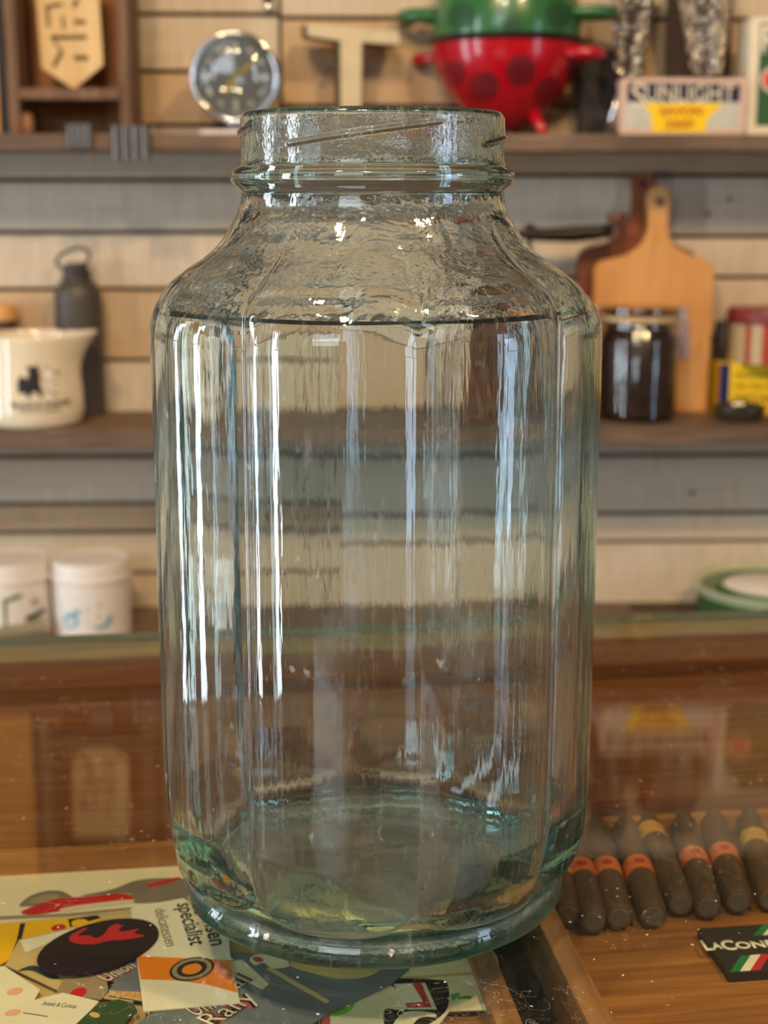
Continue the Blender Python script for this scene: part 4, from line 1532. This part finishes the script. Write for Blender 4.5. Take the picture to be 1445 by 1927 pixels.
sh.shape('car_print', [(278, 1665), (330, 1652), (336, 1656), (285, 1670)], PM['carred'], 'thin red stripe', 4)
sh.shape('edge_print', [(-40, 1727), (130, 1719), (330, 1700), (330, 1704), (130, 1725), (-40, 1733)], PM['dust'], 'brown lower edge', 4)

sh = Sheet('yellow_label', 'bright yellow label with black strokes at the left edge', 'label', [(-40, 1742), (185, 1722), (195, 1742), (42, 1766), (42, 1792), (2, 1814), (-40, 1818)], PM['yellow'], 2, GRP)
sh.shape('black_stroke', [(38, 1738), (48, 1737), (40, 1770), (30, 1798), (20, 1799), (32, 1768)], PM['black'], 'black stroke')
sh.shape('black_stroke', [(128, 1730), (182, 1722), (190, 1728), (150, 1738), (132, 1745)], PM['black'], 'black stroke')
sh.shape('yellow_dot', ell(150, 1737, 16, 7, -0.1), PM['yellow'], 'yellow oval', 2)
sh.shape('red_dot', ell(110, 1746, 14, 6, -0.15), PM['carred'], 'red dot', 2)

sh = Sheet('tan_card', 'plain tan card partly under the dark oval label', 'card', [(36, 1768), (150, 1742), (300, 1830), (250, 1885), (120, 1868), (10, 1816)], PM['tan'], 3, GRP)
sh.shape('white_corner', [(38, 1770), (140, 1747), (150, 1752), (48, 1792)], PM['pale'], 'pale corner')
sh.shape('green_leaf', [(33, 1828), (55, 1818), (75, 1820), (112, 1838), (95, 1842), (60, 1827)], PM['petrol'], 'dark green leaf tip')
Sheet('brown_card', 'dark speckled card half hidden below the dark oval label', 'card', [(118, 1842), (190, 1826), (215, 1850), (190, 1880), (105, 1872)], PM['dust'], 4, GRP).shape('red_blot', ell(148, 1868, 16, 9, -0.3), PM['carred'], 'small red blot')

sh = Sheet('denim_label', 'grey-blue label corner with orange edge, left of the orange striped card', 'label', [(200, 1840), (255, 1800), (275, 1800), (275, 1885), (205, 1872)], PM['denim'], 4, GRP)
sh.shape('orange_edge', [(206, 1864), (275, 1868), (275, 1885), (204, 1873)], PM['tan'], 'tan edge')
sh.text('TURBO', (212, 1874), (268, 1880), PM['rust'], 0.0035, 'orange letters', 3)
sh.text('Union', (205, 1850), (262, 1822), PM['red'], 0.010, 'red script', 3)
sh.text('Union', (203, 1848), (258, 1820), PM['white'], 0.007, 'pale script', 4)

sh = Sheet('oval_label', 'dark aubergine oval label with red script', 'label', ell(184, 1781, 118, 45, -0.26), PM['aubergine'], 7, GRP)
sh.shape('red_script', [(130, 1766), (136, 1758), (160, 1746), (163, 1748), (146, 1761), (168, 1760), (180, 1766), (196, 1758), (206, 1745), (220, 1739), (229, 1744), (222, 1752), (240, 1752), (262, 1748), (252, 1756), (272, 1761),
                        (238, 1768), (205, 1770), (176, 1777), (148, 1776), (134, 1772)], PM['red'], 'red swash lettering')
sh.shape('pale_band', [(90, 1784), (130, 1779), (240, 1784), (262, 1795), (200, 1798), (110, 1790)], PM['black'], 'worn dark band')

sh = Sheet('business_card', 'cream business card with an orange band and ring emblem beside the jar', 'business card', [(246, 1708), (345, 1690), (428, 1744), (434, 1806), (452, 1887), (270, 1903), (257, 1800)], PM['white'], 6, GRP)
sh.shape('orange_band', [(257, 1799), (433, 1807), (446, 1868), (390, 1853), (330, 1845), (265, 1843)], PM['orange'], 'orange band')
sh.ring('emblem', (361, 1824), 43, 19, -0.2, 0.50, PM['black'], 'black ring emblem', 2)
sh.ring('emblem_lettering', (361, 1824), 38, 25, -0.2, 0.50, PM['dust'], 'pale ring of tiny letters', 3)
sh.ring('emblem', (361, 1824), 29, 24, -0.2, 0.50, PM['black'], 'black inner ring', 4)
sh.text('specialist', (322, 1703), (347, 1782), PM['black'], 0.0095, 'dark lettering running down the card', 2, bold=0.012)
sh.text('Jansen', (364, 1716), (386, 1782), PM['black'], 0.0095, 'dark lettering running down the card', 2, bold=0.012)
sh.text('delicatessen', (290, 1712), (312, 1782), PM['grey'], 0.005, 'fine lettering running down the card', 2)

sh = Sheet('banner_label', 'large grey-blue label with cream stripes and red outlined script in front of the jar', 'label',
           [(428, 1790), (560, 1800), (770, 1822), (735, 1852), (620, 1906), (560, 1945), (300, 1975), (258, 1925), (300, 1898), (452, 1880)], PM['denim'], 5, GRP)
sh.shape('cream_stripe', [(500, 1823), (510, 1820), (620, 1883), (614, 1889)], PM['tan'], 'cream stripe')
sh.shape('cream_arrow', [(436, 1808), (456, 1806), (506, 1852), (494, 1862), (437, 1834)], PM['cream'], 'cream arrow head')
sh.shape('cream_lobe', [(470, 1806), (486, 1796), (520, 1800), (546, 1812), (540, 1820), (512, 1822), (496, 1812), (480, 1816)], PM['cream'], 'cream cloud shape')
sh.shape('red_lobe', ell(485, 1806, 10, 5, 0.2), PM['brick'], 'small red oval', 3)
sh.shape('cream_sweep', [(560, 1806), (700, 1812), (720, 1820), (690, 1838), (640, 1842), (590, 1832), (548, 1818)], PM['tan'], 'cream sweep')
for word, a_, b_, hh in (('Union', (370, 1914), (440, 1884), 0.0120), ('Rally', (416, 1938), (500, 1884), 0.0130), ('all', (446, 1862), (482, 1843), 0.0090)):
    sh.text(word, a_, b_, PM['brick'], hh, 'red shade round the script', 3, bold=0.09)
    sh.text(word, a_, b_, PM['black'], hh, 'black edged script', 4, bold=0.04)
    sh.text(word, a_, b_, PM['white'], hh, 'pale outlined script', 5, bold=-0.005)

sh = Sheet('logo_sheet', 'cream sheet with lime dot, black disc and red angle mark in front of the jar', 'paper',
           [(735, 1815), (920, 1780), (936, 1800), (952, 1898), (846, 1902), (800, 1960), (600, 1985), (612, 1910), (668, 1876)], PM['cream'], 4, GRP)
sh.shape('lime_dot', [(620, 1892), (640, 1880), (664, 1868), (669, 1878), (664, 1896), (648, 1908), (622, 1912)], PM['lime'], 'lime green half disc')
sh.shape('red_bar', [(608, 1895), (620, 1897), (622, 1940), (604, 1940)], PM['brick'], 'red bar')
sh.shape('black_disc', [(732, 1844), (826, 1844), (842, 1852), (845, 1880), (836, 1906), (800, 1930), (760, 1930), (728, 1940), (724, 1900), (760, 1902), (766, 1880)], PM['black'], 'black disc')
sh.shape('pale_square', [(740, 1852), (800, 1850), (822, 1900), (766, 1900)], PM['pale'], 'pale square', 2)
sh.shape('red_angle', [(776, 1852), (792, 1849), (812, 1896), (766, 1897), (762, 1888), (796, 1886)], PM['red'], 'red angle', 3)
sh.shape('pale_arch', [(738, 1938), (748, 1916), (770, 1904), (812, 1906), (820, 1914), (790, 1916), (766, 1938)], PM['cream'], 'pale arch', 3)
sh.shape('green_arrow', [(848, 1872), (864, 1868), (866, 1874), (888, 1874), (886, 1880), (864, 1880), (850, 1883)], PM['green'], 'green arrow')
sh.shape('fold_line', [(740, 1840), (900, 1828), (920, 1846), (914, 1850), (896, 1834), (742, 1846)], PM['tan'], 'tan fold line')

sh = Sheet('white_card', 'white card with faint lettering in the lower left corner', 'card', [(-30, 1905), (118, 1868), (186, 1884), (120, 1960), (-30, 1990)], PM['white'], 5, GRP)
sh.text('Antiek & Curiosa', (78, 1892), (142, 1898), PM['grey'], 0.003, 'faint lettering', 2)
sh.shape('faint_line', [(44, 1905), (90, 1912), (89, 1914), (43, 1907)], PM['grey'], 'faint printed line')
sh.shape('pink_blot', ell(24, 1866 + 40, 16, 6, -0.2), PM['peach'], 'faded pink blot')
Sheet('pale_card', 'blank pale card at the left edge below the yellow label', 'card', [(-40, 1822), (8, 1818), (75, 1862), (60, 1890), (-40, 1905)], PM['pale'], 4, GRP).shape('pink_blot', ell(28, 1866, 16, 7, -0.2), PM['peach'], 'faded pink blot')
sh = Sheet('green_label', 'dark green leaf-shaped label at the lower left', 'label', [(140, 1930), (180, 1892), (222, 1880), (252, 1888), (258, 1902), (230, 1930), (190, 1960)], PM['leafgreen'], 6, GRP)
sh.shape('yellow_blot', ell(178, 1910, 10, 5, 0.2), PM['tan'], 'yellow blot')

# ------------------------------------------------------------------ cigars and match box in the right tray
CIG = wood('cigar_leaf', srgb(54, 36, 22), srgb(78, 54, 34), srgb(100, 74, 50), 'y', 40, 0.55, 6)
M['cigarash'] = paint('cigar_tip', srgb(88, 74, 60), 0.8, var=0.2, scale=300)
M['bandorange'] = paint('cigar_band_orange', srgb(206, 104, 40), 0.4, var=0.15, scale=300)
M['bandgold'] = paint('cigar_band_gold', srgb(196, 146, 60), 0.35, var=0.2, scale=300)
M['bandred'] = paint('cigar_band_red', srgb(168, 52, 30), 0.4)
RC = 0.0066


def cigar(foot, back, band, gold, label):
    z = TZ + RC + 0.0004
    a, b_ = UP(*foot, z), UP(*back, z)
    d = b_ - a
    Ln = max(0.10, d.length)
    Ln = 0.118
    r = thing('cigar', label, 'cigar', a, math.atan2(d.y, d.x) - math.pi / 2, 'cigars in the tray')
    prof = [(0, 0), (RC * 0.75, 0.0), (RC * 0.86, 0.0012), (RC * 0.95, 0.006), (RC, 0.02), (RC, Ln * 0.8), (RC * 0.9, Ln * 0.92), (RC * 0.5, Ln * 0.985), (0, Ln)]
    RY = Matrix.Rotation(R_(-90), 4, 'X')
    obj('roll', lathe(prof, 28, RY), CIG, r, True, 50)
    obj('tip', lathe([(0, -0.0004), (RC * 0.6, -0.0004), (RC * 0.72, 0.0002)], 24, RY), M['cigarash'], r)
    p = UP(*band, z)
    t = max(0.012, (Vector((p.x, p.y, 0)) - Vector((a.x, a.y, 0))).length)
    w = 0.0065
    part_label(obj('band', lathe([(RC * 1.0, t - w), (RC * 1.035, t - w), (RC * 1.035, t + w), (RC * 1.0, t + w)], 32, RY), M['bandgold'] if gold else M['bandorange'], r, True, 40), 'gold paper band' if gold else 'orange paper band')
    if not gold:
        ov = bmesh.new()
        add_lathe(ov, [(0, 0.0006), (0.0012, 0.0006), (0.0022, 0.0004), (0.0023, 0)], 20, 0, Matrix.Translation((0, t, RC * 1.035)))
        obj('band_seal', ov, M['bandred'], r)
    return r


cl_ = [((1068, 1722), (1035, 1560), (1052, 1650), True, 'cigar nearest the jar, mostly hidden behind its base'),
       ((1116, 1735), (1072, 1560), (1093, 1650), False, 'orange banded cigar second from the jar'),
       ((1166, 1728), (1118, 1560), (1138, 1648), False, 'orange banded cigar third from the jar'),
       ((1229, 1724), (1172, 1550), (1203, 1645), False, 'orange banded cigar fourth from the jar'),
       ((1281, 1702), (1212, 1540), (1222, 1578), True, 'cigar with its gold band far up, beside the fourth orange banded one'),
       ((1332, 1708), (1282, 1545), (1308, 1628), False, 'orange banded cigar left of the match box corner'),
       ((1389, 1698), (1340, 1545), (1368, 1620), False, 'orange banded cigar behind the match box'),
       ((1450, 1694), (1408, 1545), (1426, 1592), True, 'gold banded cigar at the right edge')]
for args in cl_:
    cigar(*args)

mb = thing('match_box', 'flat black box with cream lettering and tricolour stripes before the cigars', 'box', Vector((UP(1390, 1790, TZ + 0.01).x, UP(1390, 1790, TZ + 0.01).y, TZ + 0.0004)), CASE_YAW)
zt = 0.004
Pm = lambda x, y, up=0: (lambda p: (p.dot(UC), p.dot(VC)))(UP(x, y, TZ + 0.0004 + zt) - Vector((mb.location.x, mb.location.y, 0)))
k4 = [Pm(1312, 1747), Pm(1327, 1834), Pm(1540, 1828), Pm(1525, 1738)]
xa, xb = k4[0][0], k4[2][0]
ya, yb2 = k4[1][1], k4[0][1]
obj('body', box((xa, ya, 0), (xb, yb2, zt), 0.0006), M['blackbox'], mb)
xw = xb - xa
STR = [M['tingreen'], M['cream'], M['tinred']]
STR[0] = paint('stripe_green', srgb(20, 116, 60), 0.5)
STR[2] = paint('stripe_red', srgb(196, 40, 52), 0.5)
for i, m in enumerate(STR):
    x0_ = xa + 0.0008 + 0.0042 * i
    part_label(obj('stripe', prism([(x0_, ya + 0.0006), (x0_ + 0.0042, ya + 0.0006), (x0_ + 0.0042 + 0.009, ya + 0.0125), (x0_ + 0.009, ya + 0.0125)], 0.0002, 'z', zt + 0.0002), m, mb), ['green stripe', 'white stripe', 'red stripe'][i])
    x1_ = xa + 0.021 + 0.0042 * i
    part_label(obj('stripe', prism([(x1_, yb2 - 0.0095), (x1_ + 0.0042, yb2 - 0.0095), (x1_ + 0.0042 + 0.008, yb2 - 0.0004), (x1_ + 0.008, yb2 - 0.0004)], 0.0002, 'z', zt + 0.0002), m, mb), ['green stripe', 'white stripe', 'red stripe'][i])
for t, px, w, h in (('L', 1329, 0.0036, 0.0085), ('A', 1345, 0.0040, 0.0055), ('C', 1364, 0.0058, 0.0085), ('ONFIA', 1391, 0.024, 0.0060)):
    x_, y_ = Pm(px, 1790)
    part_label(obj('lettering', tform(text_bm(t, w, h, 0.0002, 0, 1.0, 0.03), Matrix.Translation((x_, y_ + (0.0 if t in 'LC' else 0.0012), zt + 0.0002))), M['cream'], mb), 'cream capital letters')

# ------------------------------------------------------------------ the big ribbed glass jar
JARX = (702 - 722.5) * 0.59 / FPX
JZ0 = 0.0004


def pchip(xs, ys):
    xs, ys = np.array(xs, float), np.array(ys, float)
    h = np.diff(xs)
    dl = np.diff(ys) / h
    m = np.zeros_like(ys)
    for i in range(1, len(xs) - 1):
        if dl[i - 1] * dl[i] > 0:
            w1, w2 = 2 * h[i] + h[i - 1], h[i] + 2 * h[i - 1]
            m[i] = (w1 + w2) / (w1 / dl[i - 1] + w2 / dl[i])
    m[0], m[-1] = dl[0], dl[-1]

    def f(x):
        i = np.clip(np.searchsorted(xs, x) - 1, 0, len(h) - 1)
        t = (x - xs[i]) / h[i]
        return ys[i] * (1 + 2 * t) * (1 - t) ** 2 + m[i] * h[i] * t * (1 - t) ** 2 + ys[i + 1] * t * t * (3 - 2 * t) + m[i + 1] * h[i] * t * t * (t - 1)
    return f


Rc = pchip([0, .0004, .0010, .0035, .0056, .0068, .0088, .0120, .018, .026, .036, .05, .08, .21, .224, .2290, .2330, .2370, .2420, .2475, .2535, .259, .2640, .2690, .2730, .2762, .2785, .2800, .2818, .2836, .2850, .2862, .290, .3030, .3045, .3054, .3058],
           [.0764, .0769, .0772, .0773, .0772, .0766, .0757, .0755, .0760, .0774, .0786, .0791, .0793, .0793, .0793, .0791, .0791, .0788, .0767, .0704, .0618, .0565, .0535, .0508, .0495, .0493, .0506, .0524, .0532, .0530, .0516, .0496, .0492, .0491, .0486, .0478, .0468])
Ri = pchip([.0090, .0098, .0130, .0200, .028, .04, .06, .21, .224, .2325, .2375, .2420, .2470, .2530, .2590, .2650, .2710, .2780, .29, .3030, .3046, .3054, .3058],
           [.0610, .0650, .0690, .0718, .0738, .0752, .0760, .0760, .0760, .0757, .0742, .0716, .0655, .0575, .0525, .0490, .0460, .0452, .0450, .0450, .0452, .0457, .0462])
CREASE = R_(11.5)
NT = 400
phi = np.arange(NT) / NT * 2 * math.pi           # 0 = towards the camera, positive to the right
lob = (phi - CREASE) / (math.pi / 4)
tt_ = 2 * (lob - np.floor(lob)) - 1               # -1..1 across one lobe


def smooth01(x):
    x = np.clip(x, 0, 1)
    return x * x * (3 - 2 * x)


def lobe_h(z, amp=1.0):
    """height of the lobe relief over the crease circle"""
    at = np.abs(tt_)
    sb = float(np.clip((0.036 - z) / 0.0238, 0, 2))
    flat = 1 - at ** 2.1
    if sb > 0:
        u = np.clip(1 - at ** 3.0 - sb ** 3.6, 0, 1)
        k = min(1.0, sb / 0.35)
        flat = flat * (1 - k) + k * np.minimum(flat, u ** 0.40)
    if z > 0.215:
        flat = flat * (1 - smooth01((z - (0.2265 - 0.0015 * at ** 4)) / 0.0215))
    out = 0.0078 * flat
    if z > 0.224:                                   # faint flutes run on over the shoulder to the neck
        out = np.maximum(out, 0.0022 * (1 - at ** 2.0) * (1 - float(smooth01((z - 0.236) / 0.040))) * float(smooth01((z - 0.224) / 0.006)))
    return out * amp


def scallop(z):
    """the shoulder comes down a little further between two lobes than over their middles"""
    if not 0.212 < z < 0.268:
        return np.full(NT, z)
    k = float(smooth01((z - 0.212) / 0.014) * (1 - smooth01((z - 0.242) / 0.026)))
    return z + 0.0028 * k * np.abs(tt_) ** 4


def threads(z):
    """four rising thread ridges round the mouth"""
    out = np.zeros(NT)
    for k in range(4):
        a0 = R_(-37.5 + 90 * k)
        span = R_(68)
        f = ((phi - a0 + math.pi) % (2 * math.pi) - math.pi)
        f = np.where(f < -math.pi / 2, f + 2 * math.pi, f) / span
        zc = 0.2932 + f * (0.3010 - 0.2932)
        end = smooth01((f + 0.02) / 0.08) * smooth01((1.02 - f) / 0.08)
        out += 0.0012 * np.exp(-((z - zc) / 0.00078) ** 2) * end
    return out


rows = []
zo = sorted(set([0, .0002, .0004, .0007, .0010, .002, .0035, .0050, .0056, .0062, .0068, .0078, .0088] + list(np.linspace(.010, .05, 44)) + list(np.linspace(.06, .215, 18)) + list(np.linspace(.219, .275, 56)) + list(np.linspace(.2755, .2875, 26)) + list(np.linspace(.288, .3035, 52)) + [.3042, .3048, .3053, .3056, .3058]))
mold = 0.00022 * np.exp(-((phi - R_(37)) / 0.006) ** 2)      # mould seam on the mouth
for z in zo:
    r = Rc(scallop(z)) + lobe_h(z)
    if 0.288 <= z <= 0.3045:
        r = r + threads(z) + mold
    rows.append((np.broadcast_to(r, (NT,)), z))
zi = sorted(set(list(np.linspace(.0090, .05, 44)) + list(np.linspace(.06, .215, 16)) + list(np.linspace(.219, .28, 44)) + list(np.linspace(.284, .303, 8)) + [.3040, .3048, .3053, .3057]))
for z in zi[::-1]:
    rows.append((np.broadcast_to(Ri(scallop(z)) + lobe_h(z, 0.82) * (min(1.0, max(0.0, (z - 0.015) / 0.026))), (NT,)), z))
verts, faces = [], []
cphi, sphi = np.cos(phi), np.sin(phi)
for r, z in rows:
    for i in range(NT):
        verts.append((r[i] * sphi[i], -r[i] * cphi[i], z))
for k in range(len(rows) - 1):
    for i in range(NT):
        j = (i + 1) % NT
        faces.append((k * NT + i, k * NT + j, (k + 1) * NT + j, (k + 1) * NT + i))


def cap(radii_z, ring0, flip):
    prev = ring0
    for (r, z) in radii_z:
        if r < 1e-6:
            verts.append((0, 0, z))
            c = len(verts) - 1
            for i in range(NT):
                j = (i + 1) % NT
                faces.append((prev + j, prev + i, c) if flip else (prev + i, prev + j, c))
            return
        base = len(verts)
        for i in range(NT):
            verts.append((r * sphi[i], -r * cphi[i], z))
        for i in range(NT):
            j = (i + 1) % NT
            faces.append((prev + j, prev + i, base + i, base + j) if flip else (prev + i, prev + j, base + j, base + i))
        prev = base


cap([(0.0745, 0.0000), (0.064, 0.0002), (0.061, 0.0012), (0.056, 0.0024), (0.04, 0.0034), (0.015, 0.0038), (0, 0.0038)], 0, True)
cap([(0.054, 0.0084), (0.045, 0.0086), (0.034, 0.0098), (0.028, 0.0102), (0.012, 0.0104), (0, 0.0104)], (len(rows) - 1) * NT, False)
jm = bpy.data.meshes.new('glass_body')
jm.from_pydata(verts, [], faces)
jm.update()
bmj = bmesh.new()
bmj.from_mesh(jm)
bmesh.ops.recalc_face_normals(bmj, faces=bmj.faces[:])
bmj.to_mesh(jm)
bmj.free()
for p in jm.polygons:
    p.use_smooth = True
jm.materials.append(M['jar'])
jm.materials.append(M['jarneck'])
jm.materials.append(M['jarshoulder'])
for p in jm.polygons:
    if 0.2872 < p.center.z < 0.3045:
        p.material_index = 1
    elif 0.2345 < p.center.z < 0.2770:
        p.material_index = 2
jar = thing('glass_jar', 'big empty aqua glass jar with ribbed sides standing on the glass counter', 'jar', (JARX, 0, JZ0), 0)
jb = bpy.data.objects.new('glass_body', jm)
COL.objects.link(jb)
jb.parent = jar
M['fleck'] = paint('white_fleck', srgb(236, 236, 240), 0.6)
for (ang, z, rr_) in ((5.2, 0.0070, 0.0013), (-30.5, 0.0076, 0.0015)):
    a = R_(ang)
    R0 = 0.0771
    bm = bmesh.new()
    bmesh.ops.create_icosphere(bm, subdivisions=2, radius=rr_, matrix=Matrix.Translation((R0 * math.sin(a), -R0 * math.cos(a), z)) @ Matrix.Rotation(a, 4, 'Z') @ Matrix.Diagonal((0.8, 0.25, 1.1, 1)))
    for v in bm.verts:
        v.co += Vector((random.uniform(-1, 1), random.uniform(-1, 1), random.uniform(-1, 1))) * 0.0005
    part_label(obj('paint_fleck', bm, M['fleck'], jar, True), 'white speck')
